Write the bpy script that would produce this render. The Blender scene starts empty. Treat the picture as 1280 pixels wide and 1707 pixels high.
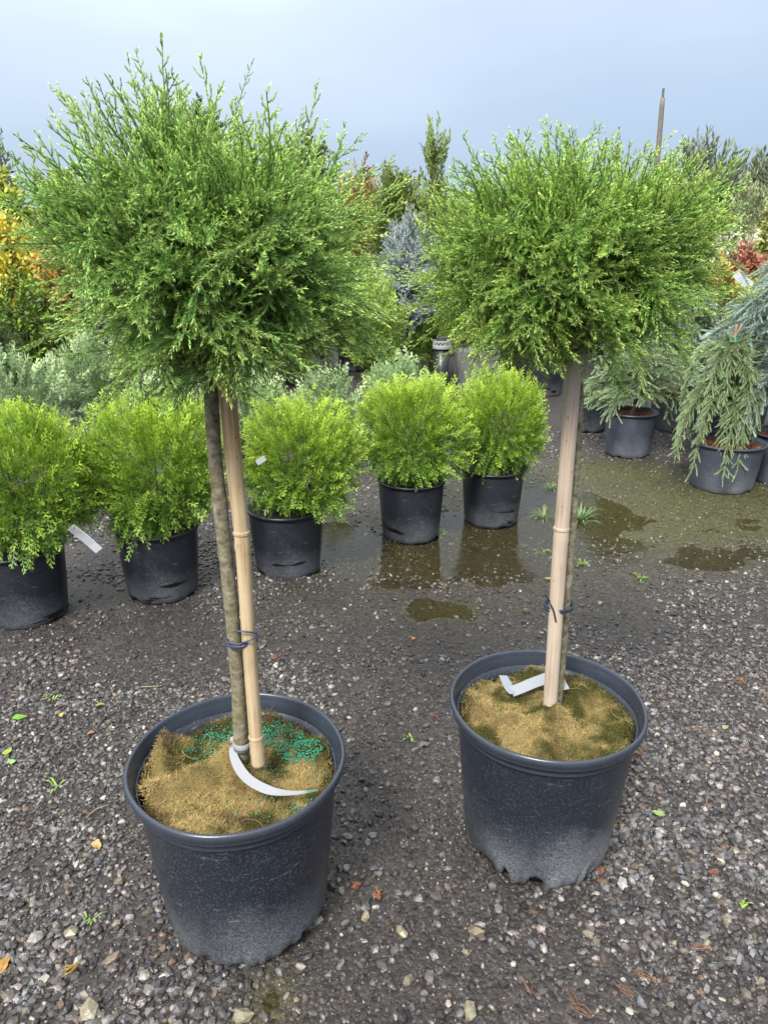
import bpy, math, random
import numpy as np
from math import radians as R, pi, sin, cos, tan
random.seed(7); rs = np.random.RandomState(11)
scene = bpy.context.scene
col = scene.collection

# ------------------------------------------------------------------ camera, sky, sun, exposure
CAMH = 1.375; PITCH = R(20.0)
cam_d = bpy.data.cameras.new('camera'); cam = bpy.data.objects.new('camera', cam_d); col.objects.link(cam)
cam.location = (0, 0, CAMH); cam.rotation_euler = (R(90) - PITCH, 0, 0)
cam_d.sensor_fit = 'VERTICAL'; cam_d.sensor_height = 36.0; cam_d.lens = 26.0
cam_d.clip_start = 0.05; cam_d.clip_end = 900
scene.camera = cam
SUN_EL, SUN_AZ = R(48), R(-155)          # azimuth measured from +Y towards +X: behind the camera, to its left
sun_d = bpy.data.lights.new('sun', 'SUN'); sun = bpy.data.objects.new('sun', sun_d); col.objects.link(sun)
sun_d.energy = 1.5; sun_d.angle = R(16); sun_d.color = (1.0, 0.955, 0.88)
sun.rotation_euler = (R(90) - SUN_EL, 0, pi - SUN_AZ)
world = bpy.data.worlds.new('World'); scene.world = world; world.use_nodes = True
wt = world.node_tree; wt.nodes.clear()
wo = wt.nodes.new('ShaderNodeOutputWorld'); bg = wt.nodes.new('ShaderNodeBackground')
sky = wt.nodes.new('ShaderNodeTexSky'); sky.sky_type = 'NISHITA'; sky.sun_disc = False
sky.sun_elevation = SUN_EL; sky.sun_rotation = SUN_AZ; sky.dust_density = 2.0
tc = wt.nodes.new('ShaderNodeTexCoord')
nz = wt.nodes.new('ShaderNodeTexNoise'); nz.inputs['Scale'].default_value = 1.6; nz.inputs['Detail'].default_value = 4; nz.inputs['Roughness'].default_value = 0.45
mp = wt.nodes.new('ShaderNodeMapping'); mp.inputs['Scale'].default_value = (1, 1, 3.2)
wt.links.new(tc.outputs['Generated'], mp.inputs[0]); wt.links.new(mp.outputs[0], nz.inputs['Vector'])
sx = wt.nodes.new('ShaderNodeSeparateXYZ'); wt.links.new(tc.outputs['Generated'], sx.inputs[0])
m1 = wt.nodes.new('ShaderNodeMath'); m1.operation = 'MULTIPLY_ADD'; m1.inputs[1].default_value = 0.27
wt.links.new(nz.outputs['Fac'], m1.inputs[0]); wt.links.new(sx.outputs['Z'], m1.inputs[2])
m2 = wt.nodes.new('ShaderNodeMath'); m2.operation = 'MULTIPLY_ADD'; m2.inputs[1].default_value = -0.13    # a little paler to the left, where the storm cloud ends
wt.links.new(sx.outputs['X'], m2.inputs[0]); wt.links.new(m1.outputs[0], m2.inputs[2])
cr = wt.nodes.new('ShaderNodeValToRGB')
els = cr.color_ramp.elements
els[0].position = 0.06; els[0].color = (0.190, 0.236, 0.306, 1)
els[1].position = 1.0; els[1].color = (0.98, 0.98, 0.96, 1)
for p, c in ((0.18, (0.162, 0.212, 0.297, 1)), (0.30, (0.212, 0.262, 0.334, 1)), (0.42, (0.305, 0.350, 0.410, 1)), (0.60, (0.52, 0.56, 0.61, 1)), (0.8, (0.80, 0.82, 0.85, 1))):
    e = els.new(p); e.color = c
wt.links.new(m2.outputs[0], cr.inputs[0])
WK = 6.4
vs = wt.nodes.new('ShaderNodeVectorMath'); vs.operation = 'SCALE'; vs.inputs['Scale'].default_value = WK
wt.links.new(cr.outputs[0], vs.inputs[0])
mx = wt.nodes.new('ShaderNodeMix'); mx.data_type = 'RGBA'; mx.inputs[0].default_value = 0.93
wt.links.new(sky.outputs[0], mx.inputs[6]); wt.links.new(vs.outputs[0], mx.inputs[7])
wt.links.new(mx.outputs[2], bg.inputs[0]); bg.inputs[1].default_value = 0.10
wt.links.new(bg.outputs[0], wo.inputs[0])
scene.view_settings.view_transform = 'Standard'; scene.view_settings.look = 'None'
scene.view_settings.exposure = 1.95; scene.view_settings.gamma = 1.0; scene.view_settings.use_curve_mapping = False
scene.render.engine = 'CYCLES'
scene.cycles.max_bounces = 6; scene.cycles.diffuse_bounces = 3; scene.cycles.glossy_bounces = 2; scene.cycles.transmission_bounces = 4
scene.cycles.transparent_max_bounces = 4; scene.cycles.use_denoising = True
scene.cycles.caustics_reflective = False; scene.cycles.caustics_refractive = False

# ------------------------------------------------------------------ helpers
def ray(px, py):
    x = (px - 640) / 1233.0; u = -(py - 853.5) / 1233.0
    return np.array([x, cos(PITCH) + u * sin(PITCH), -sin(PITCH) + u * cos(PITCH)])
def P(px, py, Y):                      # the point seen at that spot, Y metres ahead
    d = ray(px, py); t = Y / d[1]; return np.array([0, 0, CAMH]) + d * t
def G(px, py, h=0.0):                  # the point seen there at height h
    d = ray(px, py); t = (h - CAMH) / d[2]; return np.array([0, 0, CAMH]) + d * t
def unit(v): v = np.asarray(v, float); return v / (np.linalg.norm(v, axis=-1, keepdims=True) + 1e-12)
_tab = {}
def vnoise(x, y, f, seed=0):
    if seed not in _tab: _tab[seed] = np.random.RandomState(seed + 100).rand(256, 256)
    t = _tab[seed]; x = np.asarray(x, float) * f + 1000; y = np.asarray(y, float) * f + 1000
    xi = np.floor(x).astype(int); yi = np.floor(y).astype(int); fx = x - xi; fy = y - yi
    fx = fx * fx * (3 - 2 * fx); fy = fy * fy * (3 - 2 * fy)
    a = t[xi % 256, yi % 256]; b = t[(xi + 1) % 256, yi % 256]; c = t[xi % 256, (yi + 1) % 256]; d = t[(xi + 1) % 256, (yi + 1) % 256]
    return (a * (1 - fx) + b * fx) * (1 - fy) + (c * (1 - fx) + d * fx) * fy
def fbm(x, y, f, seed=0, n=3):
    s = 0; a = 0.5
    for k in range(n): s = s + a * vnoise(x, y, f * 2 ** k, seed + k); a *= 0.5
    return s / (1 - 0.5 ** n)

class Geo:
    def __init__(s): s.V = []; s.F = []; s.C = []; s.n = 0
    def add(s, V, F, C=(0.5, 0.5, 0.5)):
        V = np.asarray(V, float).reshape(-1, 3); F = np.asarray(F, int).reshape(-1, 3)
        C = np.asarray(C, float)
        if C.ndim == 1: C = np.tile(C, (len(V), 1))
        s.V.append(V); s.F.append(F + s.n); s.C.append(C); s.n += len(V); return s
    def build(s, name, mat, parent=None, smooth=False, kind=None, label=None, origin=None):
        V = np.concatenate(s.V); F = np.concatenate(s.F); C = np.concatenate(s.C)
        if origin is not None: V = V - np.asarray(origin)
        me = bpy.data.meshes.new(name)
        me.vertices.add(len(V)); me.vertices.foreach_set('co', V.astype(np.float32).ravel())
        me.loops.add(len(F) * 3); me.loops.foreach_set('vertex_index', F.astype(np.int32).ravel())
        me.polygons.add(len(F)); me.polygons.foreach_set('loop_start', np.arange(0, len(F) * 3, 3, dtype=np.int32))
        me.polygons.foreach_set('use_smooth', np.full(len(F), smooth))
        at = me.attributes.new('Col', 'FLOAT_COLOR', 'POINT')
        at.data.foreach_set('color', np.concatenate([C, np.ones((len(C), 1))], 1).astype(np.float32).ravel())
        me.update(calc_edges=True); me.materials.append(mat)
        o = bpy.data.objects.new(name, me); col.objects.link(o)
        if parent is not None: o.parent = parent
        if origin is not None and parent is None: o.location = origin
        if kind: o['kind'] = kind
        if label: o['label'] = label
        return o

def tag(o, label=None, cat=None, group=None, kind=None):
    for k, v in (('label', label), ('category', cat), ('group', group), ('kind', kind)):
        if v: o[k] = v
    return o
def thing(name, loc, label, cat, group=None, rz=0.0):
    o = bpy.data.objects.new(name, None); col.objects.link(o); o.empty_display_size = 0.1
    o.location = loc; o.rotation_euler = (0, 0, rz); return tag(o, label, cat, group)
def copy_tree(o, parent=None):
    c = o.copy(); col.objects.link(c); c.parent = parent
    if parent is None:
        pass
    for ch in [x for x in bpy.data.objects if x.parent == o]: copy_tree(ch, c)
    return c

def frames_path(pts):
    pts = np.asarray(pts, float); t = unit(np.gradient(pts, axis=0))
    up = np.array([0.13, 0.21, 0.97]) if abs(t[0][2]) < 0.8 else np.array([1, 0.1, 0.0])
    n = unit(np.cross(t, up)); b = np.cross(t, n); return t, n, b
def tube(g, pts, rad, sides=8, colr=(0.5, 0.5, 0.5), cap=True, flat=1.0):
    pts = np.asarray(pts, float); m = len(pts); rad = np.broadcast_to(np.asarray(rad, float), (m,))
    t, n, b = frames_path(pts); a = np.linspace(0, 2 * pi, sides, endpoint=False)
    V = pts[:, None, :] + rad[:, None, None] * (np.cos(a)[None, :, None] * n[:, None, :] + flat * np.sin(a)[None, :, None] * b[:, None, :])
    V = V.reshape(-1, 3); F = []
    for i in range(m - 1):
        for j in range(sides):
            p = i * sides + j; q = i * sides + (j + 1) % sides
            F += [(p, q, q + sides), (p, q + sides, p + sides)]
    if cap:
        V = np.vstack([V, pts[0], pts[-1]]); k = m * sides
        for j in range(sides):
            F.append((k, (j + 1) % sides, j)); F.append((k + 1, (m - 1) * sides + j, (m - 1) * sides + (j + 1) % sides))
    g.add(V, F, colr); return g
def spline(pts, n):
    pts = np.asarray(pts, float); k = len(pts); u = np.linspace(0, k - 1, n); out = []
    for x in u:
        i = min(int(x), k - 2); f = x - i
        p0 = pts[max(i - 1, 0)]; p1 = pts[i]; p2 = pts[i + 1]; p3 = pts[min(i + 2, k - 1)]
        out.append(0.5 * (2 * p1 + (p2 - p0) * f + (2 * p0 - 5 * p1 + 4 * p2 - p3) * f * f + (3 * p1 - p0 - 3 * p2 + p3) * f ** 3))
    return np.array(out)
def lathe(g, prof, seg=72, colr=(0.5, 0.5, 0.5), warp=None, c=(0, 0, 0)):
    prof = np.asarray(prof, float); a = np.linspace(0, 2 * pi, seg, endpoint=False); m = len(prof)
    r = np.tile(prof[:, 0:1], (1, seg)); z = np.tile(prof[:, 1:2], (1, seg)); A = np.tile(a, (m, 1))
    if warp: r, z = warp(r, z, A)
    V = np.stack([r * np.cos(A) + c[0], r * np.sin(A) + c[1], z + c[2]], -1).reshape(-1, 3); F = []
    for i in range(m - 1):
        for j in range(seg):
            p = i * seg + j; q = i * seg + (j + 1) % seg
            F += [(p, q, q + seg), (p, q + seg, p + seg)]
    g.add(V, F, colr); return g
def strip(g, pts, w, normal_hint, thick=0.0006, colr=(0.8, 0.8, 0.8)):
    """a bent ribbon with real thickness: w = width per point, width lies across path and normal"""
    pts = np.asarray(pts, float); t = unit(np.gradient(pts, axis=0)); m = len(pts)
    nh = np.broadcast_to(np.asarray(normal_hint, float), (m, 3)); side = unit(np.cross(t, nh)); nn = np.cross(side, t)
    w = np.broadcast_to(np.asarray(w, float), (m,))[:, None]
    q = [pts - side * w / 2 - nn * thick / 2, pts + side * w / 2 - nn * thick / 2, pts + side * w / 2 + nn * thick / 2, pts - side * w / 2 + nn * thick / 2]
    V = np.stack(q, 1).reshape(-1, 3); F = []
    for i in range(m - 1):
        for j in range(4):
            p = i * 4 + j; r_ = i * 4 + (j + 1) % 4; F += [(p, r_, r_ + 4), (p, r_ + 4, p + 4)]
    F += [(0, 1, 2), (0, 2, 3)]; k = (m - 1) * 4; F += [(k, k + 2, k + 1), (k, k + 3, k + 2)]
    g.add(V, F, colr); return g

# ------------------------------------------------------------------ materials
def new_mat(name):
    m = bpy.data.materials.new(name); m.use_nodes = True; t = m.node_tree; b = t.nodes['Principled BSDF']; return m, t, b
def N(t, kind, **kw):
    n = t.nodes.new(kind)
    for k, v in kw.items():
        if k in n.inputs: n.inputs[k].default_value = v
        else: setattr(n, k, v)
    return n
def foliage_mat(name, transl=0.3, rough=0.5, spec=0.35):
    m, t, b = new_mat(name)
    a = N(t, 'ShaderNodeAttribute', attribute_name='Col')
    t.links.new(a.outputs['Color'], b.inputs['Base Color']); b.inputs['Roughness'].default_value = rough
    b.inputs['Specular IOR Level'].default_value = spec
    tr = N(t, 'ShaderNodeBsdfTranslucent'); t.links.new(a.outputs['Color'], tr.inputs[0])
    mxs = N(t, 'ShaderNodeMixShader'); mxs.inputs[0].default_value = transl
    t.links.new(b.outputs[0], mxs.inputs[1]); t.links.new(tr.outputs[0], mxs.inputs[2])
    t.links.new(mxs.outputs[0], t.nodes['Material Output'].inputs[0]); return m
def attr_mat(name, rough=0.5, spec=0.5, bump=0.0, bscale=200, var=0.0):
    m, t, b = new_mat(name)
    a = N(t, 'ShaderNodeAttribute', attribute_name='Col'); b.inputs['Roughness'].default_value = rough; b.inputs['Specular IOR Level'].default_value = spec
    out = a.outputs['Color']; tcn = N(t, 'ShaderNodeTexCoord')
    if var:
        n = N(t, 'ShaderNodeTexNoise', Scale=bscale * 0.5, Detail=3.0); t.links.new(tcn.outputs['Object'], n.inputs['Vector'])
        mr = N(t, 'ShaderNodeMapRange'); mr.inputs[1].default_value = 0.3; mr.inputs[2].default_value = 0.7; mr.inputs[3].default_value = 1 - var; mr.inputs[4].default_value = 1 + var
        t.links.new(n.outputs['Fac'], mr.inputs[0])
        v = N(t, 'ShaderNodeVectorMath', operation='SCALE'); t.links.new(out, v.inputs[0]); t.links.new(mr.outputs[0], v.inputs['Scale']); out = v.outputs[0]
    t.links.new(out, b.inputs['Base Color'])
    if bump:
        n2 = N(t, 'ShaderNodeTexNoise', Scale=bscale, Detail=4.0); t.links.new(tcn.outputs['Object'], n2.inputs['Vector'])
        bp = N(t, 'ShaderNodeBump', Strength=bump, Distance=0.002); t.links.new(n2.outputs['Fac'], bp.inputs['Height']); t.links.new(bp.outputs[0], b.inputs['Normal'])
    return m
def ramp(t, stops):
    r = N(t, 'ShaderNodeValToRGB'); e = r.color_ramp.elements
    e[0].position, e[0].color = stops[0][0], (*stops[0][1], 1); e[1].position, e[1].color = stops[-1][0], (*stops[-1][1], 1)
    for p, c in stops[1:-1]: x = e.new(p); x.color = (*c, 1)
    return r
def mixc(t, f, a, b):
    m = N(t, 'ShaderNodeMix', data_type='RGBA')
    for s, i in ((f, 0), (a, 6), (b, 7)):
        if hasattr(s, 'links') or hasattr(s, 'node'): t.links.new(s, m.inputs[i])
        else: m.inputs[i].default_value = s if i == 0 else (*s, 1)
    return m.outputs[2]

M_FOL = foliage_mat('needle_foliage', 0.24, 0.45, 0.4)
M_LEAF = foliage_mat('soft_leaf', 0.18, 0.5, 0.4)
M_SPR = foliage_mat('spruce_needle', 0.12, 0.5, 0.35)
M_FIB = foliage_mat('coco_fibre', 0.15, 0.8, 0.15)
M_STONE = attr_mat('gravel_stone', 0.36, 0.5, 0.5, 230, 0.3)
M_WOOD = attr_mat('twig_wood', 0.7, 0.3, 0.4, 120, 0.25)
M_PELLET = attr_mat('fertiliser_coating', 0.35, 0.5)
M_TAPE = attr_mat('tie_tape', 0.4, 0.5)
M_BARKCHIP = attr_mat('bark_chip', 0.7, 0.3, 0.4, 150, 0.3)

def pot_material(name, chalk=0.5, scratch=1.0, base=(0.0092, 0.0116, 0.0178), H=0.378, zlow=0.05, smear=False):
    m, t, b = new_mat(name); tcn = N(t, 'ShaderNodeTexCoord')
    big = N(t, 'ShaderNodeTexNoise', Scale=9.0, Detail=5.0, Roughness=0.6); t.links.new(tcn.outputs['Object'], big.inputs['Vector'])
    fine = N(t, 'ShaderNodeTexNoise', Scale=230.0, Detail=3.0, Roughness=0.7); t.links.new(tcn.outputs['Object'], fine.inputs['Vector'])
    mp_ = N(t, 'ShaderNodeMapping'); mp_.inputs['Scale'].default_value = (26, 26, 150); mp_.inputs['Rotation'].default_value = (0.5, 0.35, 0.2)
    t.links.new(tcn.outputs['Object'], mp_.inputs[0])
    scr = N(t, 'ShaderNodeTexNoise', Scale=1.0, Detail=2.0); t.links.new(mp_.outputs[0], scr.inputs['Vector'])
    r1 = ramp(t, [(0.52, (0, 0, 0)), (0.74, (1, 1, 1))]); t.links.new(fine.outputs['Fac'], r1.inputs[0])
    r2 = ramp(t, [(0.66, (0, 0, 0)), (0.73, (1, 1, 1))]); t.links.new(scr.outputs['Fac'], r2.inputs[0])
    c1 = mixc(t, big.outputs['Fac'], base, tuple(x * 2.1 for x in base))
    k1 = N(t, 'ShaderNodeMath', operation='MULTIPLY'); k1.inputs[1].default_value = 0.46 * scratch; t.links.new(r1.outputs[0], k1.inputs[0])
    c2 = mixc(t, k1.outputs[0], c1, (0.16, 0.18, 0.21))
    k2 = N(t, 'ShaderNodeMath', operation='MULTIPLY'); k2.inputs[1].default_value = 0.26 * scratch; t.links.new(r2.outputs[0], k2.inputs[0])
    c3 = mixc(t, k2.outputs[0], c2, (0.26, 0.28, 0.30))
    # chalky scuffing gathered at the foot: dried splash, with a ragged upper edge
    sp = N(t, 'ShaderNodeSeparateXYZ'); t.links.new(tcn.outputs['Object'], sp.inputs[0])
    a1 = N(t, 'ShaderNodeMath', operation='MULTIPLY_ADD'); a1.inputs[1].default_value = -0.26; t.links.new(big.outputs['Fac'], a1.inputs[0]); t.links.new(sp.outputs['Z'], a1.inputs[2])
    mr = N(t, 'ShaderNodeMapRange'); mr.inputs[1].default_value = zlow + 0.02; mr.inputs[2].default_value = zlow - 0.14; mr.inputs[3].default_value = 0; mr.inputs[4].default_value = chalk
    t.links.new(a1.outputs[0], mr.inputs[0])
    pn = N(t, 'ShaderNodeTexNoise', Scale=3.2, Detail=2.0); t.links.new(tcn.outputs['Object'], pn.inputs['Vector']); pr = N(t, 'ShaderNodeMapRange'); pr.inputs[1].default_value = 0.38; pr.inputs[2].default_value = 0.62; pr.inputs[3].default_value = 0.15; pr.inputs[4].default_value = 1.0; t.links.new(pn.outputs['Fac'], pr.inputs[0])
    m0 = N(t, 'ShaderNodeMath', operation='MULTIPLY'); t.links.new(mr.outputs[0], m0.inputs[0]); t.links.new(pr.outputs[0], m0.inputs[1])
    mm = N(t, 'ShaderNodeMath', operation='MULTIPLY'); t.links.new(m0.outputs[0], mm.inputs[0])
    r3 = ramp(t, [(0.33, (0.12, 0.12, 0.12)), (0.62, (1, 1, 1))]); t.links.new(fine.outputs['Fac'], r3.inputs[0]); t.links.new(r3.outputs[0], mm.inputs[1])
    c4 = mixc(t, mm.outputs[0], c3, (0.30, 0.32, 0.34))
    if smear:      # dark wet smears low on the wall
        mq = N(t, 'ShaderNodeMapping'); mq.inputs['Scale'].default_value = (4, 4, 22); mq.inputs['Rotation'].default_value = (0, 0.25, 0); t.links.new(tcn.outputs['Object'], mq.inputs[0])
        oi = N(t, 'ShaderNodeObjectInfo'); ql = N(t, 'ShaderNodeVectorMath', operation='ADD'); t.links.new(mq.outputs[0], ql.inputs[0]); t.links.new(oi.outputs['Location'], ql.inputs[1])
        sm = N(t, 'ShaderNodeTexNoise', Scale=1.0, Detail=2.0); t.links.new(ql.outputs[0], sm.inputs['Vector']); rs_ = ramp(t, [(0.60, (0, 0, 0)), (0.63, (1, 1, 1))]); t.links.new(sm.outputs['Fac'], rs_.inputs[0])
        zb = N(t, 'ShaderNodeMapRange'); zb.inputs[1].default_value = 0.11; zb.inputs[2].default_value = 0.09; t.links.new(sp.outputs['Z'], zb.inputs[0])
        ml = N(t, 'ShaderNodeMath', operation='MULTIPLY'); t.links.new(rs_.outputs[0], ml.inputs[0]); t.links.new(zb.outputs[0], ml.inputs[1]); c4 = mixc(t, ml.outputs[0], c4, (0.004, 0.004, 0.005))
    t.links.new(c4, b.inputs['Base Color']); b.inputs['Roughness'].default_value = 0.34; b.inputs['Specular IOR Level'].default_value = 0.5
    bp = N(t, 'ShaderNodeBump', Strength=0.18, Distance=0.001); t.links.new(fine.outputs['Fac'], bp.inputs['Height']); t.links.new(bp.outputs[0], b.inputs['Normal'])
    return m
M_POT = pot_material('black_pot_scuffed', 0.5, 1.1)
M_POT2 = pot_material('black_pot_chalky', 0.7, 0.8, base=(0.0092, 0.0120, 0.0188), zlow=0.06)
M_RIM = pot_material('black_pot_rim', 0.0, 0.25, base=(0.019, 0.024, 0.034), zlow=-5)
M_RIM.node_tree.nodes['Principled BSDF'].inputs['Roughness'].default_value = 0.27
M_POTS = pot_material('black_pot_small', 0.38, 0.8, base=(0.0075, 0.009, 0.013), zlow=0.01, smear=True)
M_POTG = pot_material('grey_worn_pot', 0.5, 0.9, base=(0.030, 0.036, 0.050), zlow=0.02)

def bark_mat():
    m, t, b = new_mat('olive_bark'); tcn = N(t, 'ShaderNodeTexCoord')
    mp_ = N(t, 'ShaderNodeMapping'); mp_.inputs['Scale'].default_value = (1, 1, 1.3); t.links.new(tcn.outputs['Object'], mp_.inputs[0])
    n1 = N(t, 'ShaderNodeTexNoise', Scale=55.0, Detail=6.0, Roughness=0.7); t.links.new(mp_.outputs[0], n1.inputs['Vector'])
    n2 = N(t, 'ShaderNodeTexNoise', Scale=7.0, Detail=3.0); t.links.new(tcn.outputs['Object'], n2.inputs['Vector'])
    r = ramp(t, [(0.32, (0.05, 0.042, 0.028)), (0.47, (0.16, 0.14, 0.095)), (0.68, (0.33, 0.30, 0.235))]); t.links.new(n1.outputs['Fac'], r.inputs[0])
    r2 = ramp(t, [(0.42, (0, 0, 0)), (0.62, (1, 1, 1))]); t.links.new(n2.outputs['Fac'], r2.inputs[0])
    c = mixc(t, r2.outputs[0], r.outputs[0], (0.17, 0.165, 0.075)); 
    mm = N(t, 'ShaderNodeMix', data_type='RGBA'); mm.inputs[0].default_value = 0.5; t.links.new(r.outputs[0], mm.inputs[6]); t.links.new(c, mm.inputs[7])
    t.links.new(mm.outputs[2], b.inputs['Base Color']); b.inputs['Roughness'].default_value = 0.75; b.inputs['Specular IOR Level'].default_value = 0.25
    bp = N(t, 'ShaderNodeBump', Strength=0.8, Distance=0.003); t.links.new(n1.outputs['Fac'], bp.inputs['Height']); t.links.new(bp.outputs[0], b.inputs['Normal']); return m
M_BARK = bark_mat()
def bamboo_mat(name, c0, c1, c2):
    m, t, b = new_mat(name); tcn = N(t, 'ShaderNodeTexCoord')
    mp_ = N(t, 'ShaderNodeMapping'); mp_.inputs['Scale'].default_value = (190, 190, 5); t.links.new(tcn.outputs['Object'], mp_.inputs[0])
    n1 = N(t, 'ShaderNodeTexNoise', Scale=1.0, Detail=3.0); t.links.new(mp_.outputs[0], n1.inputs['Vector'])
    n2 = N(t, 'ShaderNodeTexNoise', Scale=6.0, Detail=4.0); t.links.new(tcn.outputs['Object'], n2.inputs['Vector'])
    n3 = N(t, 'ShaderNodeTexNoise', Scale=90.0, Detail=2.0); t.links.new(tcn.outputs['Object'], n3.inputs['Vector'])
    r = ramp(t, [(0.35, c0), (0.52, c1), (0.7, c2)]); t.links.new(n1.outputs['Fac'], r.inputs[0])
    r2 = ramp(t, [(0.4, (0, 0, 0)), (0.65, (1, 1, 1))]); t.links.new(n2.outputs['Fac'], r2.inputs[0])
    c = mixc(t, r2.outputs[0], r.outputs[0], c2)
    r3 = ramp(t, [(0.70, (0, 0, 0)), (0.76, (1, 1, 1))]); t.links.new(n3.outputs['Fac'], r3.inputs[0])
    c = mixc(t, r3.outputs[0], c, tuple(x * 0.45 for x in c0))
    t.links.new(c, b.inputs['Base Color']); b.inputs['Roughness'].default_value = 0.45; b.inputs['Specular IOR Level'].default_value = 0.4
    bp = N(t, 'ShaderNodeBump', Strength=0.25, Distance=0.001); t.links.new(n1.outputs['Fac'], bp.inputs['Height']); t.links.new(bp.outputs[0], b.inputs['Normal']); return m
M_BAM1 = bamboo_mat('honey_bamboo', (0.25, 0.155, 0.070), (0.40, 0.285, 0.145), (0.50, 0.40, 0.27))
M_BAM2 = bamboo_mat('pale_bamboo', (0.30, 0.22, 0.155), (0.42, 0.335, 0.26), (0.48, 0.40, 0.32))
def tag_mat():
    m, t, b = new_mat('white_tag'); a = N(t, 'ShaderNodeAttribute', attribute_name='Col')
    t.links.new(a.outputs['Color'], b.inputs['Base Color']); b.inputs['Roughness'].default_value = 0.6; b.inputs['Specular IOR Level'].default_value = 0.2; return m
M_TAG = tag_mat()

# ------------------------------------------------------------------ ground, puddles
PUD = [  # centre x,y, radii x,y, depth
    (*G(650, 925)[:2], 0.46, 0.30, 0.020), (*G(850, 885)[:2], 0.45, 0.30, 0.020), (*G(745, 1015)[:2], 0.17, 0.10, 0.0095),
    (*G(760, 920)[:2], 0.95, 0.50, 0.010), (*G(1120, 855)[:2], 0.95, 0.48, 0.0105), (*G(900, 830)[:2], 0.45, 0.35, 0.012), (*G(560, 890)[:2], 0.20, 0.3, 0.012), (*G(985, 850)[:2], 0.28, 0.22, 0.010), (*G(450, 1665)[:2], 0.05, 0.07, 0.016)]
MOSS = [(*G(1120, 850)[:2], 0.95, 0.62), (*G(1290, 840)[:2], 0.7, 0.5), (*G(860, 840)[:2], 0.5, 0.4), (*G(1010, 790)[:2], 0.5, 0.4)]
def moss_at(x, y):
    m = 0
    for cx, cy, rx, ry in MOSS: m = np.maximum(m, np.exp(-(((x - cx) / rx) ** 2 + ((y - cy) / ry) ** 2) * 1.2))
    return np.clip(m * 1.5 * (0.4 + fbm(x, y, 5, 30)), 0, 1)
def wet_at(x, y):
    m = 0
    for cx, cy, rx, ry, d in PUD: m = np.maximum(m, (0.55 if rx > .6 else 1) * np.exp(-(((x - cx) / rx) ** 2 + ((y - cy) / ry) ** 2)))
    return m
def hgt(x, y):
    h = (fbm(x, y, 1.3, 1) - 0.5) * 0.022 + (fbm(x, y, 9, 5) - 0.5) * 0.010
    fade = np.exp(-np.maximum(np.abs(y) - 7, 0)); h = h * fade
    dip = 0
    for cx, cy, rx, ry, d in PUD: dip = dip + d * np.exp(-(((x - cx) / rx) ** 2 + ((y - cy) / ry) ** 2) * 1.3)
    flat = 0
    for cx, cy in POTFEET: flat = np.maximum(flat, np.exp(-(((x - cx) ** 2 + (y - cy) ** 2) / 0.19 ** 2) ** 2))
    return (h - np.minimum(dip, 0.024)) * (1 - flat) - 0.002 * flat
LP = G(0, 0) * 0; 
pL = P(396, 1268, 1.245); pR = P(910, 1177, 1.44)
POTFEET = [(pL[0], pL[1]), (pR[0], pR[1])]
def axis_pts(lo, a, b, hi, step, nout):
    mid = np.arange(a, b, step); l = a - np.geomspace(step, a - lo, nout)[::-1]; h = b + np.geomspace(step, hi - b, nout); return np.concatenate([l, mid, h])
gx = axis_pts(-400, -2.6, 2.6, 400, 0.035, 26); gy = axis_pts(-60, 0.6, 5.4, 700, 0.035, 26)
X, Y_ = np.meshgrid(gx, gy, indexing='ij'); Z = hgt(X, Y_)
V = np.stack([X, Y_, Z], -1).reshape(-1, 3); nx, ny = len(gx), len(gy)
ii, jj = np.meshgrid(np.arange(nx - 1), np.arange(ny - 1), indexing='ij'); p = (ii * ny + jj).ravel()
F = np.concatenate([np.stack([p, p + ny, p + ny + 1], 1), np.stack([p, p + ny + 1, p + 1], 1)])
ms = moss_at(V[:, 0], V[:, 1]); wt_ = wet_at(V[:, 0], V[:, 1])
base = np.array([0.029, 0.0255, 0.0245]); C = np.tile(base, (len(V), 1)) * (0.75 + 0.5 * fbm(V[:, 0], V[:, 1], 3, 12))[:, None]
C = C * (1 - ms[:, None]) + np.array([0.046, 0.048, 0.016]) * ms[:, None]
wc = np.clip(wt_ * 1.3, 0, 1)[:, None] * (1 - ms[:, None] * 0.6); C = C * (1 - wc) + np.array([0.042, 0.039, 0.021]) * wc
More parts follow.
